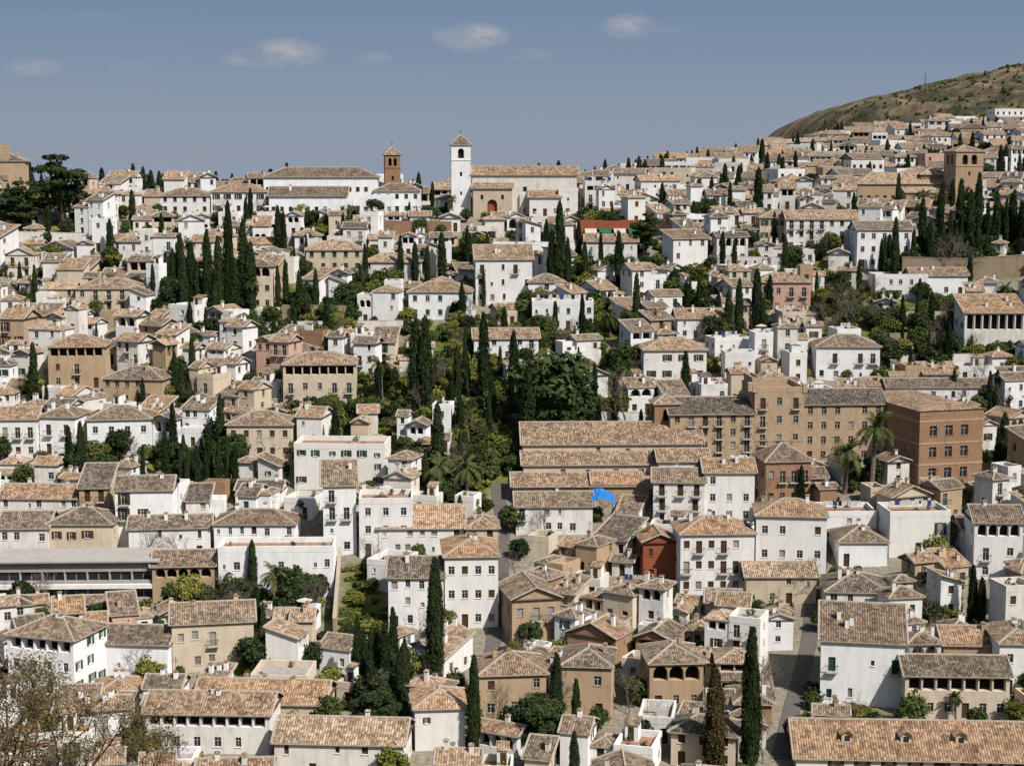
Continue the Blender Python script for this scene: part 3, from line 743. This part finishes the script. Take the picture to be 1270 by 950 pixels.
CYN=[cypress_mesh(11000,1.0,leaf_s=.62),cypress_mesh(11000,.85,leaf_s=.62)]
CYO=cypress_mesh(5000,1.1,'leafo',.75,1)
TB=[crown_mesh('broadleaf_tree',7,2.6,1.9,2.0,34,75,m) for m in ('leafb','leafb','leafd','leafy')]
TD=[crown_mesh('evergreen_tree',8,2.7,2.6,1.4,40,75,'leafd',.2) for _ in range(2)]
TN=crown_mesh('evergreen_tree',8,2.8,2.6,1.6,70,170,'leafd',.11,clr=(.5,1.2))
TP=crown_mesh('pine_tree',12,3.6,4.6,3.0,46,80,'leafd',.2,.45,clr=(.9,1.9),tr=.35)
SH=[crown_mesh('shrub',1.5,1.3,.6,.2,12,45,m,.15,clr=(.4,.8),tr=.06) for m in ('leafb','leafy','leafd','leafb')]
PA=[palm_mesh(5.5),palm_mesh(6.5),palm_mesh(4.2)]
BT=[bare_mesh(7,seed=3),bare_mesh(7,seed=5)]
def put(name,me,x,y,z,sx=1,sz=1,rot=None):
    o=bpy.data.objects.new(name,me); COL.objects.link(o); o.location=(x,y,z); o.scale=(sx,sx,sz)
    o.rotation_euler=(0,0,R.uniform(0,6.28) if rot is None else rot); return o
def px_cyp(px,yb,yt,near=False,w=None,me=None):
    p=locate(px,yb)
    if not p: return
    h=zat(yt,p[1])-p[2]; sz=h/12.0
    me=me or (R.choice(CYN) if near else R.choice(CY))
    sx=w if w else min(max(sz,.45),1.35)*R.uniform(.75,1.0)
    put('cypress_tree',me,p[0],p[1],p[2]-.2,sx,sz)
    occ_add(rect_pts(p[0],p[1],.7,.7,0)); PROT.append((px-6,px+6,yb-8,p[1]))
for c in [(516,510,396),(528,512,392),(600,505,388),(637,500,410),(567,500,428),(655,565,455),(43,505,425),(497,355,292),(548,352,288),(453,355,302),
 (345,318,255),(352,318,262),(285,388,250),(303,385,272),(258,388,285),(238,386,300),(272,388,300),(228,388,310),(246,388,325),(312,388,300),(292,388,320),(694,365,250),(684,365,285),(704,365,295),(725,362,300),(767,360,287),(789,410,338),
 (938,408,333),(916,422,345),(903,424,360),(946,420,368),(940,268,208),(1109,355,270),(1143,312,245),(1165,308,235),(1190,305,222),(1212,305,215),(1235,308,238),(1256,305,235),
 (1202,308,235),(1224,308,250),(1178,308,262),(1268,310,250),(1247,308,262),(1133,312,280),(283,604,540),(245,614,552),(225,606,556),(234,612,560),(256,612,558),(272,606,548),(292,606,552),(543,600,500),
 (1227,530,488),(1237,580,530),(1183,494,455),(155,245,183),(137,245,196),(213,242,195),(264,242,193),(190,240,208),(174,245,204),(282,242,208),(126,245,212),(550,245,195),(945,215,172),(1240,225,180),
 (655,520,440),(580,500,440),(700,520,470),(712,525,478),(560,510,470),(866,395,345),(852,395,350),(875,395,362),(600,380,335),(515,355,300),(530,352,305),(728,405,365),(960,300,262),(875,270,245),(905,270,225),(1190,200,165),(1075,172,158),(365,330,305),(380,320,290),(120,430,400)]:
    px_cyp(*c)
px_cyp(540,850,692,True,1.35); px_cyp(588,935,812,True,.85); px_cyp(930,955,780,True,1.15); px_cyp(1205,780,700,True,.8); px_cyp(1216,785,715,True,.7)
px_cyp(886,960,828,me=CYO,w=1.2); px_cyp(712,965,905,True,.6); px_cyp(72,930,880,True,.6)
def px_tree(lst,px,yb,yt,name,base):
    p=locate(px,yb)
    if not p: return
    h=zat(yt,p[1])-p[2]; me=R.choice(lst) if isinstance(lst,list) else lst
    s=h/base; put(name,me,p[0],p[1],p[2]-.1,s,s); occ_add(rect_pts(p[0],p[1],1.2,1.2,0)); PROT.append((px-9,px+9,yb-10,p[1]))
px_tree(TP,78,285,178,'pine_tree',12.8); px_tree(TP,30,290,215,'pine_tree',12.8); px_tree(TP,8,290,225,'pine_tree',12.8); px_tree(TP,800,322,255,'pine_tree',12.8)
for a in [(676,935,860),(100,600,555),(765,470,425),(130,600,560),(470,905,850),(450,900,860),(300,760,715),(375,765,715),(680,545,420),(705,540,455),(1240,425,385)]: px_tree(TN if a[1]>700 else TD,a[0],a[1],a[2],'evergreen_tree',7.6)
for a in [(473,500,443),(547,625,556),(580,625,556),(515,590,535),(1047,612,532),(1080,614,530),(314,388,348),(84,335,312),(186,250,222),(340,768,702),(1245,378,345),(757,420,380),(432,480,440),(622,410,375),(1000,560,530)]: px_tree(PA,a[0],a[1],a[2],'palm_tree',6.6)
for a in [(775,535,468),(1180,345,295),(1168,345,300),(1040,415,365),(1025,410,370),(1055,420,360),(990,745,700),(975,742,702),(805,190,172),(795,190,175),(1155,780,735),(640,540,480),(860,440,405)]: px_tree(BT,a[0],a[1],a[2],'bare_tree',7.5)

def wall(pts,h,mat,name,th=.5):
    mb=MB(); W=[]
    for px,py in pts:
        q=locate(px,py); W.append((q[0],q[1],q[2]))
    for a,b in zip(W[:-1],W[1:]):
        dx,dy=b[0]-a[0],b[1]-a[1]; L=math.hypot(dx,dy); n=(-dy/L*th/2,dx/L*th/2)
        for sg in (-1,1):
            mb.poly([(a[0]+n[0]*sg,a[1]+n[1]*sg,a[2]-5),(b[0]+n[0]*sg,b[1]+n[1]*sg,b[2]-5),(b[0]+n[0]*sg,b[1]+n[1]*sg,b[2]+h),(a[0]+n[0]*sg,a[1]+n[1]*sg,a[2]+h)],mat)
        k=1.25
        mb.poly([(a[0]-n[0]*k,a[1]-n[1]*k,a[2]+h+.02),(b[0]-n[0]*k,b[1]-n[1]*k,b[2]+h+.02),(b[0]+n[0]*k,b[1]+n[1]*k,b[2]+h+.02),(a[0]+n[0]*k,a[1]+n[1]*k,a[2]+h+.02)],'cap')
        mb.poly([(a[0]-n[0],a[1]-n[1],a[2]-5),(a[0]+n[0],a[1]+n[1],a[2]-5),(a[0]+n[0],a[1]+n[1],a[2]+h),(a[0]-n[0],a[1]-n[1],a[2]+h)],mat)
        occ_add(rect_pts((a[0]+b[0])/2,(a[1]+b[1])/2,L/2,.4,math.atan2(dy,dx)))
    mb.obj(name)
    PROT.append((min(p[0] for p in pts),max(p[0] for p in pts),max(p[1] for p in pts),W[0][1]))
wall([(468,290),(560,292)],3.4,'brick','mirador_retaining_wall',.6)
wall([(1118,345),(1200,348),(1275,342)],5.0,'wallst','old_city_wall',1.0)
wall([(350,396),(440,396)],3.0,'wallst','stone_garden_wall'); wall([(735,530),(800,530)],3.0,'white2','garden_wall')
wall([(415,790),(422,700)],3.0,'wallst','stone_garden_wall'); wall([(880,330),(975,332)],2.6,'white2','garden_wall')
wall([(1080,455),(1225,450)],2.2,'white2','garden_wall'); wall([(1080,425),(1200,422)],1.8,'wallst','stone_garden_wall'); wall([(1085,395),(1190,394)],1.6,'cream','stone_garden_wall')
wall([(330,412),(500,410)],2.2,'white2','garden_wall'); wall([(600,520),(735,545)],2.2,'wallst','stone_garden_wall'); wall([(600,312),(720,312)],2.5,'white','garden_wall')
wall([(10,300),(110,302)],2.5,'white2','garden_wall'); wall([(520,395),(590,397)],2.2,'white','garden_wall'); wall([(240,768),(318,768)],3,'white2','garden_wall')

ZONES=[(385,470,660,602,.95,'garden'),(500,405,745,560,.95,'garden'),(190,340,325,392,.9,'dark'),(425,335,500,392,.9,'mix'),(335,352,440,398,.8,'mix'),(585,330,600,345,.8,'mix'),
 (1078,372,1215,455,.95,'mix'),(1012,355,1075,425,.9,'mix'),(1090,285,1275,345,.95,'dark'),(416,700,486,815,1,'grass'),(232,738,402,775,1,'mix'),(440,815,512,905,1,'dark'),
 (640,900,720,940,1,'dark'),(80,562,185,604,.9,'mix'),(205,560,302,615,1,'dark'),(0,225,112,292,.9,'dark'),(1225,385,1275,445,.8,'mix'),(675,335,800,372,.8,'mix'),
 (835,340,905,405,.8,'mix'),(742,440,795,535,.9,'garden'),(305,395,420,440,.6,'mix'),(120,230,300,245,.9,'dark'),(130,300,235,340,.5,'mix'),(555,310,590,350,.8,'mix'),
 (1040,590,1100,612,1,'mix'),(1225,500,1245,590,.8,'mix'),(360,500,470,545,.7,'garden'),(845,235,960,262,.35,'mix'),(1135,740,1180,790,.8,'mix'),(280,800,340,840,.8,'mix'),(30,480,60,510,.9,'mix'),(1060,840,1095,890,.9,'grass'),(510,560,620,640,.95,'garden'),
 (630,385,790,420,.5,'mix'),(200,440,240,560,.4,'mix'),(380,270,470,300,.4,'mix'),(880,400,960,425,.6,'mix'),(700,255,760,285,.4,'mix'),(0,370,90,395,.4,'mix'),(960,310,1060,345,.4,'mix'),(1090,430,1270,480,.5,'mix'),(240,395,310,420,.5,'mix')]
def zone(px,py):
    d=0
    for z in ZONES:
        if z[0]<=px<=z[2] and z[1]<=py<=z[3]: d=max(d,z[4])
    return d
def maxtop(px0,px1,Y):
    m=-1e9
    for a,b,yb,Yp in PROT:
        if Y<Yp-.5 and a<px1 and b>px0 and Yp-Y<60: m=max(m,yb)
    return m

# ------------------------------------------------------------------ infill houses
cnt=0
def wallmix(px,py):
    w=dict(white=6.5,white2=2.6,cream=1.0,ochre=.45,pink=.12,brick=.12)
    if py>700 and 620<px<1010: w.update(white=2.4,white2=2.2,cream=2.6,ochre=2.2,brick=.5)
    if px<230 and 400<py<480: w.update(cream=2.6,ochre=1.6,white=3)
    if py>780: w['white2']*=1.4; w['cream']*=1.4
    return R.choices(list(w),list(w.values()))[0]
def rk(): return R.choices(['H','GX','GY','S','F'],[2.6,4.0,1.5,1.8,2.0])[0]
def try_house(x,y,W,D,H,yaw,near,kind=None):
    global cnt
    fx,fy=x+math.sin(yaw)*D/2, y-math.cos(yaw)*D/2
    z=float(terr(fx,fy))
    pxx,pyy=proj(fx,fy,z)
    if R.random()<zone(pxx,pyy): return False
    r=rect_pts(x,y,W/2-.05,D/2-.05,yaw)
    if occ_hit(r): return False
    kind=kind or rk()
    rise={'H':min(W,D)*.21,'GX':D*.21,'GY':W*.21,'S':D*.3,'F':.9}[kind]+.3
    hw=W/2*F/y
    lim=maxtop(pxx-hw*.85,pxx+hw*.85,y)
    zl=1e9
    if lim>-1e8:
        zl=zat(lim-5,y)-z
        H=min(H,zl-rise)
        if H<2.6:
            if kind!='F' and zl-1.2>=2.6: kind='F'; H=min(5,zl-1.2)
            else: return False
    wl=wallmix(pxx,pyy); tl=R.choices(['tile','tile2','tile3'],[5,2.4,2.8])[0]
    if kind=='F': tl=R.choice(['terr','terr2'])
    mb=MB(); ns=max(1,int(round(H/2.8)))
    st=R.choices(['reg','irr','gal'],[3.0,5,1.8])[0]
    ov=R.uniform(.2,.5); pt=R.uniform(.34,.46)
    t2=R.choice(['tile','tile2','tile3'])
    split=near and W>5.6 and R.random()<.65
    y0=0; W1=W; cx=0
    if near and D>6 and R.random()<.45:
        y0=R.uniform(1.6,2.6); lw=W*R.uniform(.4,1.0); lx=R.uniform(-1,1)*(W-lw)/2
        lh=min(H-1.2,R.uniform(2.5,3.4) if ns>1 else 2.2)
        if lh>2: volume(mb,R,lx,0,lw,y0-.01,-4.5,lh,R.choice(['S','S','F']),wl,t2,1,near,R.choice(['irr','gal']),chim=.0,ov=.15,pitch=.3)
        else: y0=0
    if split:
        W1=W*R.uniform(.5,.68); sg=R.choice([-1,1]); cx=-sg*(W-W1)/2; W2=W-W1
        H2=H*R.choice([.55,.7,.8,1.18,1.3]) ; k2=rk(); D2=(D-y0)*R.uniform(.65,.97)
        H2=max(2.6,min(H2,zl-2.4)) if zl<1e8 else max(2.6,H2)
        volume(mb,R,sg*(W-W2)/2,y0+R.uniform(.05,1)*(D-y0-D2),W2-.02,D2,-4.5,H2,k2,wl if R.random()<.8 else 'white',t2 if k2!='F' else 'terr',max(1,int(round(H2/2.8))),near,R.choice(['irr','reg','gal']),chim=.4,ov=.2,pitch=pt)
    volume(mb,R,cx,y0,W1,D-y0,-4.5,H,kind,wl,tl,ns,near,st,chim=.75 if near else .25,ov=ov,pitch=pt)
    if near and R.random()<.2 and kind in('H','GX','F') and W1>6 and zl>H+4:
        w2=W1*R.uniform(.35,.5)
        volume(mb,R,cx+R.uniform(-1,1)*(W1-w2)/2*.8,y0+(D-y0)*.3,w2,(D-y0)*.45,H-.5,H+R.uniform(2.2,3.0),R.choice(['H','S']),wl,tl if kind!='F' else 'tile',1,near,R.choice(['irr','gal']),base=H+.6,chim=0,door=False,ov=.3)
    if near and R.random()<.22:
        xx=R.uniform(-.45,.45)*W
        for _ in range(R.randrange(2,5)): mb.clump(xx+R.uniform(-1,1),-.15,R.uniform(.5,min(H,4)),R.uniform(.5,1.0),R.choice(['leafb','leafd','leafy']),34,.3)
    if near and y<340 and R.random()<.4:
        ax=cx+R.uniform(-.3,.3)*W1; h0=H+rise*.7; ym=y0+(D-y0)/2
        mb.tube((ax,ym,h0-.5),(ax,ym,h0+2.4),.03,.025,'iron',3)
        for k in range(4): mb.box(ax-.45+.06*k,ax+.45-.06*k,ym-.015,ym+.015,h0+1.7+.17*k,h0+1.73+.17*k,'iron')
    mb.obj(WN[wl],(fx,fy,z),yaw); occ_add(r); cnt+=1
    return True
def yawf(x,y): return math.radians(18*math.sin(x/38.0+y/55.0)+12*math.sin(x/21.0-y/33.0)+R.uniform(-10,10))
y=206
while y<470:
    lim=.297*y+22; x=-lim+R.uniform(0,4)
    while x<lim:
        W=R.uniform(3.8,9.6); D=R.uniform(4.8,8.2); H=R.choice([3.0,4.4,5.4,5.8,6.4,7.4,8.4,9]) if y>250 else R.choice([3,3.2,4.6,5.4,5.8,6.4,7.5])
        yy=y+R.uniform(-2,2)
        if R.random()<.05: x+=R.uniform(2,5); continue
        if not try_house(x+W/2,yy,W,D,H,yawf(x,yy),True): W*=.45
        x+=W+R.choice([0,0,.2,.6])
    y+=6.1
for i in range(9000):
    yy=206+ (472-206)*R.random()**.8; lim=.297*yy+18; x=R.uniform(-lim,lim)
    W=R.uniform(2.8,6); D=R.uniform(3,5.5)
    try_house(x,yy,W,D,R.choice([2.8,3.0,4.5,5.4,5.8,7]),yawf(x,yy)+R.choice([0,1.57]),yy<440)
n1=cnt
y=474
while y<835:
    xl=-.297*y-15 if y<500 else (-20 if y<640 else 20); xr=.30*y+25; x=xl
    while x<xr:
        W=R.uniform(5.5,12); D=R.uniform(6,9)
        yw=math.radians(R.uniform(-24,24))
        H=R.choice([3.2,5,5.6,6,6.4,8])
        if x<-10 and y>486: H=min(H,4)
        if R.random()<.80: try_house(x+W/2,y+R.uniform(-4,4),W,D,H,yw,False,R.choices(['H','GX','F','S'],[3,5,3,1.4])[0])
        x+=W+R.choice([0,.5,1.5,6])
    y+=9.5
print('houses',n1,cnt)

# ------------------------------------------------------------------ scattered vegetation
def rnd_tree(x,y,kind,ps=1):
    z=float(terr(x,y))-.15; k=R.random()
    if kind=='dark': 
        if k<.35: s=R.uniform(.5,1.0); put('cypress_tree',R.choice(CY),x,y,z,s*.85,s)
        elif k<.75: s=R.uniform(.5,.95); put('evergreen_tree',R.choice(TD),x,y,z,s,s)
        else: s=R.uniform(.8,1.5); put('shrub',R.choice(SH),x,y,z,s,s)
    elif kind=='grass': s=R.uniform(.4,1.0); put('shrub',SH[R.choice([1,1,3])],x,y,z,s,s*.6)
    elif kind=='garden':
        if k<.07: s=R.uniform(.45,.9); put('cypress_tree',R.choice(CY),x,y,z,s*.8,s)
        elif k<.34: s=R.uniform(.35,.7); put('broadleaf_tree',R.choice([TB[0],TB[1],TB[3],TB[3]]),x,y,z,s,s)
        elif k<.38: s=R.uniform(.45,.7); put('evergreen_tree',R.choice(TD),x,y,z,s,s)
        elif k<.43: s=R.uniform(.5,.75); put('bare_tree',R.choice(BT),x,y,z,s,s)
        else: s=R.uniform(.8,1.6); put('shrub',R.choice([SH[0],SH[1],SH[1],SH[3]]),x,y,z,s,s)
    else:
        if k<.10: s=R.uniform(.45,.9); put('cypress_tree',R.choice(CY),x,y,z,s*.8,s)
        elif k<.46: s=R.uniform(.45,.9); put('broadleaf_tree',R.choice(TB),x,y,z,s,s*R.uniform(.85,1.2))
        elif k<.55: s=R.uniform(.5,.9); put('evergreen_tree',R.choice(TD),x,y,z,s,s)
        elif k<.64: s=R.uniform(.5,.8); put('bare_tree',R.choice(BT),x,y,z,s,s)
        else: s=R.uniform(.7,1.6); put('shrub',R.choice(SH),x,y,z,s,s)
for zx0,zy0,zx1,zy1,dn,kd in ZONES:
    n=int((zx1-zx0)*(zy1-zy0)/({'grass':75,'garden':150}.get(kd,150)))+4
    for i in range(n):
        q=locate(R.uniform(zx0,zx1),R.uniform(zy0,zy1))
        if not q or occ_hit(rect_pts(q[0],q[1],.5,.5,0)): continue
        rnd_tree(q[0],q[1],kd)
nt=0
for i in range(9000):
    yy=206+(475-206)*R.random()**.8; lim=.297*yy+18; x=R.uniform(-lim,lim)
    if occ_hit(rect_pts(x,yy,.4,.4,0)): continue
    z=float(terr(x,yy)); k=R.random()
    if k<.40: s=R.uniform(.45,1.2); put('shrub',R.choice(SH),x,yy,z-.1,s,s*R.uniform(.9,1.6))
    elif k<.76: s=R.uniform(.4,.85); put('broadleaf_tree',R.choice(TB),x,yy,z-.1,s*.85,s)
    elif k<.87 and yy>290: s=R.uniform(.4,.85); put('cypress_tree',R.choice(CY),x,yy,z-.1,s,s)
    elif k<.94: s=R.uniform(.5,.85); put('bare_tree',R.choice(BT),x,yy,z-.1,s,s)
    elif k<.96: s=R.uniform(.6,.8); put('palm_tree',R.choice(PA),x,yy,z-.1,s,s)
    else: s=R.uniform(.45,.7); put('evergreen_tree',R.choice(TD),x,yy,z-.1,s*.8,s)
    occ_add(rect_pts(x,yy,.8,.8,0)); nt+=1
    if nt>1000: break
for i in range(620):
    yy=R.uniform(478,850); x=R.uniform(0,.3*yy+20)
    if occ_hit(rect_pts(x,yy,.7,.7,0)): continue
    z=float(terr(x,yy))
    if R.random()<.35: s=R.uniform(.6,1.0); put('cypress_tree',R.choice(CY),x,yy,z-.2,s,s)
    else: s=R.uniform(.6,1.1); put('evergreen_tree',R.choice(TD),x,yy,z-.2,s,s)
for i in range(170):
    yy=R.uniform(478,512); x=R.uniform(-.3*yy,25)
    if occ_hit(rect_pts(x,yy,.7,.7,0)): continue
    s=R.uniform(.55,1.05); put(*(('cypress_tree',R.choice(CY)) if R.random()<.4 else ('evergreen_tree',R.choice(TD))),x,yy,float(terr(x,yy))-.2,s,s*.9)
def mass(name,pts,size,mat,zo=0):
    V=[]
    for x,y,r in pts:
        q=unit(60); P=np.array([x,y,float(terr(x,y))+r*.5+zo])+q*r*NR.uniform(.5,1,size=(60,1))
        V.append(quads(P,q,size*(.5+NR.rand(60)),size*(.6+NR.rand(60))))
    me=veg_mesh(name,MB(),np.concatenate(V),mat); o=bpy.data.objects.new(name,me); COL.objects.link(o)
mass('distant_tree_line',[(R.uniform(120,330),R.uniform(838,930),R.uniform(1.5,3.8)) for _ in range(230)]+[(R.uniform(200,360),R.uniform(1040,1150),R.uniform(2,4.5)) for _ in range(190)],.8,'leafd')
mass('hillside_scrub',[(R.uniform(275,620),R.uniform(1130,1640),R.uniform(.6,2.0)) for _ in range(1300)],.5,'leafb')
fm=bare_mesh(17,'bark',10000,'leafr',6,9,.6)
for (px,Y,s) in ((40,120,.93),(150,128,.78),(-30,112,1.0),(285,122,.60)):
    x=(px-635)/F*Y; put('budding_tree',fm,x,Y,float(terr(x,Y)),s,s)

# ------------------------------------------------------------------ small things
p=locate(745,655); mb=MB()
N=8
for i in range(N):
    for j in range(5):
        def g(a,b): return (-2.6+a*5.2/N,-1+b*.7,7.0+.75*math.sin(a/N*3.1)+.25*b+.12*math.sin(a*2.3+b*1.7)-.25*abs(a-N/2)/2)
        mb.poly([g(i,j),g(i+1,j),g(i+1,j+1),g(i,j+1)],'tarp')
for x in (-2.4,2.4):
    for y in (-.9,2.3): mb.tube((x,y,-3),(x,y,6.9),.06,.06,'iron')
mb.obj('blue_tarpaulin',(p[0],p[1],p[2]-2.2),.1)
p=locate(1147,118,1400,1700)
if p:
    mb=MB(); mb.tube((0,0,-1),(0,0,20),.5,.15,'iron',4); mb.box(-1.5,1.5,-.1,.1,10,10.4,'iron'); mb.box(-1,1,-.1,.1,13,13.3,'iron'); mb.obj('radio_mast',p[:3])
for i in range(16):
    q=locate(R.uniform(474,556),R.uniform(270,279)); pose=R.choice([1,-1,2])
    body=[(0,0,.95),(0,0,1.2),(0,0,1.42),(0,0,1.52),(0,.02,1.66),(.1,0,.88),(.11,-.05*pose,.48),(.12,.04*pose,.05),(-.1,0,.88),(-.11,.05*pose,.48),(-.12,-.04*pose,.05),
     (.19,0,1.4),(.25,.03,1.13),(.24,-.1*pose,.88),(-.19,0,1.4),(-.25,.03,1.13),(-.24,-.08,.88),(.12,-.13,.03),(-.12,-.2,.03)]
    ed=[(0,1),(1,2),(2,3),(3,4),(0,5),(5,6),(6,7),(0,8),(8,9),(9,10),(2,11),(11,12),(12,13),(2,14),(14,15),(15,16),(7,17),(10,18)]
    rd=[.14,.15,.14,.06,.11,.10,.075,.05,.10,.075,.05,.07,.05,.04,.07,.05,.04,.04,.04]
    me=bpy.data.meshes.new('person'); me.from_pydata(body,ed,[]); me.materials.append(M[R.choice(['cl_r','cl_b','cl_w','cl_k'])])
    o=bpy.data.objects.new('person',me); COL.objects.link(o); o.modifiers.new('s','SKIN')
    sv=me.skin_vertices[0].data if len(me.skin_vertices) else None
    if sv:
        for k_,r in enumerate(rd): sv[k_].radius=(r,r*.8)
        sv[0].use_root=True
    o.modifiers.new('u','SUBSURF').levels=1
    o.location=(q[0],q[1],q[2]); o.rotation_euler=(0,0,R.uniform(0,6.28))

# ------------------------------------------------------------------ ground
ys=np.concatenate([np.arange(-300,0,30),np.arange(0,1000,4.0),np.arange(1000,1800,6),np.array([1850,1900,2000,2200,2500,3000,4000,6000,10000,20000,50000])])
xs=np.concatenate([np.array([-40000,-15000,-6000,-3000,-1500,-800,-500]),np.arange(-350,600,4.0),np.arange(600,800,10),np.array([850,1000,1300,2000,4000,8000,20000,40000])])
X,Y=np.meshgrid(xs,ys); Z=terr(X,Y); nx=len(xs); ny=len(ys)
V=np.stack([X,Y,Z],-1).reshape(-1,3)
idx=np.arange(nx*ny).reshape(ny,nx)
Fc=np.stack([idx[:-1,:-1],idx[:-1,1:],idx[1:,1:],idx[1:,:-1]],-1).reshape(-1,4)
me=bpy.data.meshes.new('ground'); me.from_pydata(V.tolist(),[],Fc.tolist())
ca=me.color_attributes.new('zone','FLOAT_COLOR','POINT')
cols=np.zeros((nx*ny,4),dtype=np.float32); cols[:,3]=1
for i,(x,y,z) in enumerate(V):
    if 200<y<480 and abs(x)<160:
        a,b=proj(x,y,z); cols[i,0]=1 if zone(a,b)>.3 else .15
    elif y<200: cols[i,0]=1
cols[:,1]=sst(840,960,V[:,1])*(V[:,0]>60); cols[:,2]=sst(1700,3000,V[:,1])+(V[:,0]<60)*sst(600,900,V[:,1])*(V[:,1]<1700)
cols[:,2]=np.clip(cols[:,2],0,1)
ca.data.foreach_set('color',cols.ravel()); me.polygons.foreach_set('use_smooth',[True]*len(Fc)); me.update()
k=NT('hillside_ground',True); at=k.n('ShaderNodeAttribute',attribute_name='zone'); sc=k.n('ShaderNodeSeparateColor'); k.l(at.outputs['Color'],sc.inputs[0])
P=k.n('ShaderNodeNewGeometry').outputs['Position']
n1_=k.noise(P,.25,4); n2_=k.noise(P,1.5,3); n3_=k.noise(P,.022,6,.72)
dirt=k.ramp(n2_,[(.3,(.19,.16,.13)),(.6,(.32,.28,.23)),(.8,(.42,.38,.33))])
grass=k.ramp(n1_,[(.35,(.06,.08,.02)),(.55,(.16,.18,.045)),(.7,(.24,.20,.09))])
hill=k.ramp(n3_,[(.36,(.06,.065,.04)),(.46,(.115,.10,.065)),(.54,(.20,.15,.10)),(.66,(.33,.23,.16))])
n4=k.ramp(k.noise(P,.13,4,.75),[(.45,(1,1,1)),(.58,(.45,.5,.42))]); hill=k.mix(.8,hill,n4,'MULTIPLY')
c=k.mix(sc.outputs[0],dirt,grass); c=k.mix(sc.outputs[1],c,hill); c=k.mix(sc.outputs[2],c,(.175,.205,.262))  # last mix paints distance haze into the far plain's colour
k.col(c)
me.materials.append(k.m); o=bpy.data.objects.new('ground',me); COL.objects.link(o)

# ------------------------------------------------------------------ light + sky
EL=math.radians(47); AZ=math.radians(142)
d=Vector((math.sin(AZ)*math.cos(EL),math.cos(AZ)*math.cos(EL),math.sin(EL)))
L=bpy.data.lights.new('sun','SUN'); L.energy=4.4; L.angle=math.radians(.5); L.color=(1,.96,.90)
lo=bpy.data.objects.new('sun',L); COL.objects.link(lo); lo.rotation_euler=d.to_track_quat('Z','Y').to_euler(); lo.location=(100,-100,300)
w=bpy.data.worlds.new('World'); SC.world=w; w.use_nodes=True; t=w.node_tree; bg=t.nodes['Background']
class WT(NT):
    def __init__(s): s.t=t
k=WT()
sky=k.n('ShaderNodeTexSky',sky_type='NISHITA'); sky.sun_disc=False; sky.sun_elevation=EL; sky.sun_rotation=AZ; sky.dust_density=2.0; sky.ozone_density=1.5
tc=k.n('ShaderNodeTexCoord'); sx=k.n('ShaderNodeSeparateXYZ'); k.l(tc.outputs['Generated'],sx.inputs[0])
el=sx.outputs[2]
S=1/.08
haze=k.ramp(k.math('MULTIPLY',el,5.0),[(0,(.30,.345,.43)),(.12,(.27,.33,.43)),(.30,(.20,.275,.40)),(.55,(.125,.215,.36)),(1,(.10,.19,.36))])
haze=k.mix(1.0,haze,(S,S,S),'MULTIPLY')
c=k.mix(k.ramp(el,[(.15,(.88,.88,.88)),(.5,(.0,.0,.0))]),sky.outputs[0],haze)
ax=k.math('DIVIDE',sx.outputs[0],sx.outputs[1]); az=k.math('DIVIDE',sx.outputs[2],sx.outputs[1])
cb=k.n('ShaderNodeCombineXYZ'); k.l(ax,cb.inputs[0]); k.l(k.math('MULTIPLY',az,2.2),cb.inputs[1])
nz=k.noise(cb.outputs[0],42,6,.62)
tot=None
for (px,py,rx,ry,st) in ((585,46,52,19,1.0),(355,66,52,19,.95),(310,72,40,12,.7),(780,33,40,17,.75),(45,84,38,14,.6),(460,72,30,9,.35),(100,20,60,8,.12),(650,68,40,9,.3),(160,82,30,8,.2),(830,40,30,8,.3)):
    r=ray(px,py); cx,cy=r[0]/r[1],r[2]/r[1]
    u=k.math('DIVIDE',k.math('SUBTRACT',ax,cx),rx/F); v=k.math('DIVIDE',k.math('SUBTRACT',az,cy),ry/F)
    dd=k.math('ADD',k.math('MULTIPLY',u,u),k.math('MULTIPLY',v,v))
    m=k.math('MULTIPLY',k.math('MAXIMUM',k.math('SUBTRACT',1.0,dd),0.0),st)
    tot=m if tot is None else k.math('MAXIMUM',tot,m)
msk=k.math('MULTIPLY',tot,k.math('MAXIMUM',k.math('MULTIPLY',k.math('SUBTRACT',nz,.34),3.6),0.0))
msk=k.math('MULTIPLY',k.math('MINIMUM',msk,1.0),k.math('GREATER_THAN',sx.outputs[1],0.0))
c=k.mix(k.math('MULTIPLY',msk,.75),c,(6.2,5.7,6.0))
k.l(c,bg.inputs[0]); bg.inputs[1].default_value=.08
SC.view_settings.view_transform='Standard'; SC.view_settings.look='None'; SC.view_settings.exposure=0

cam=bpy.data.cameras.new('camera'); co=bpy.data.objects.new('camera',cam); COL.objects.link(co); SC.camera=co
co.location=(0,0,CAMZ); co.rotation_euler=(math.radians(90)-PITCH,0,0)
cam.sensor_width=36; cam.lens=36*F/1270; cam.clip_end=80000; cam.clip_start=.5
print('objects',len(bpy.data.objects))
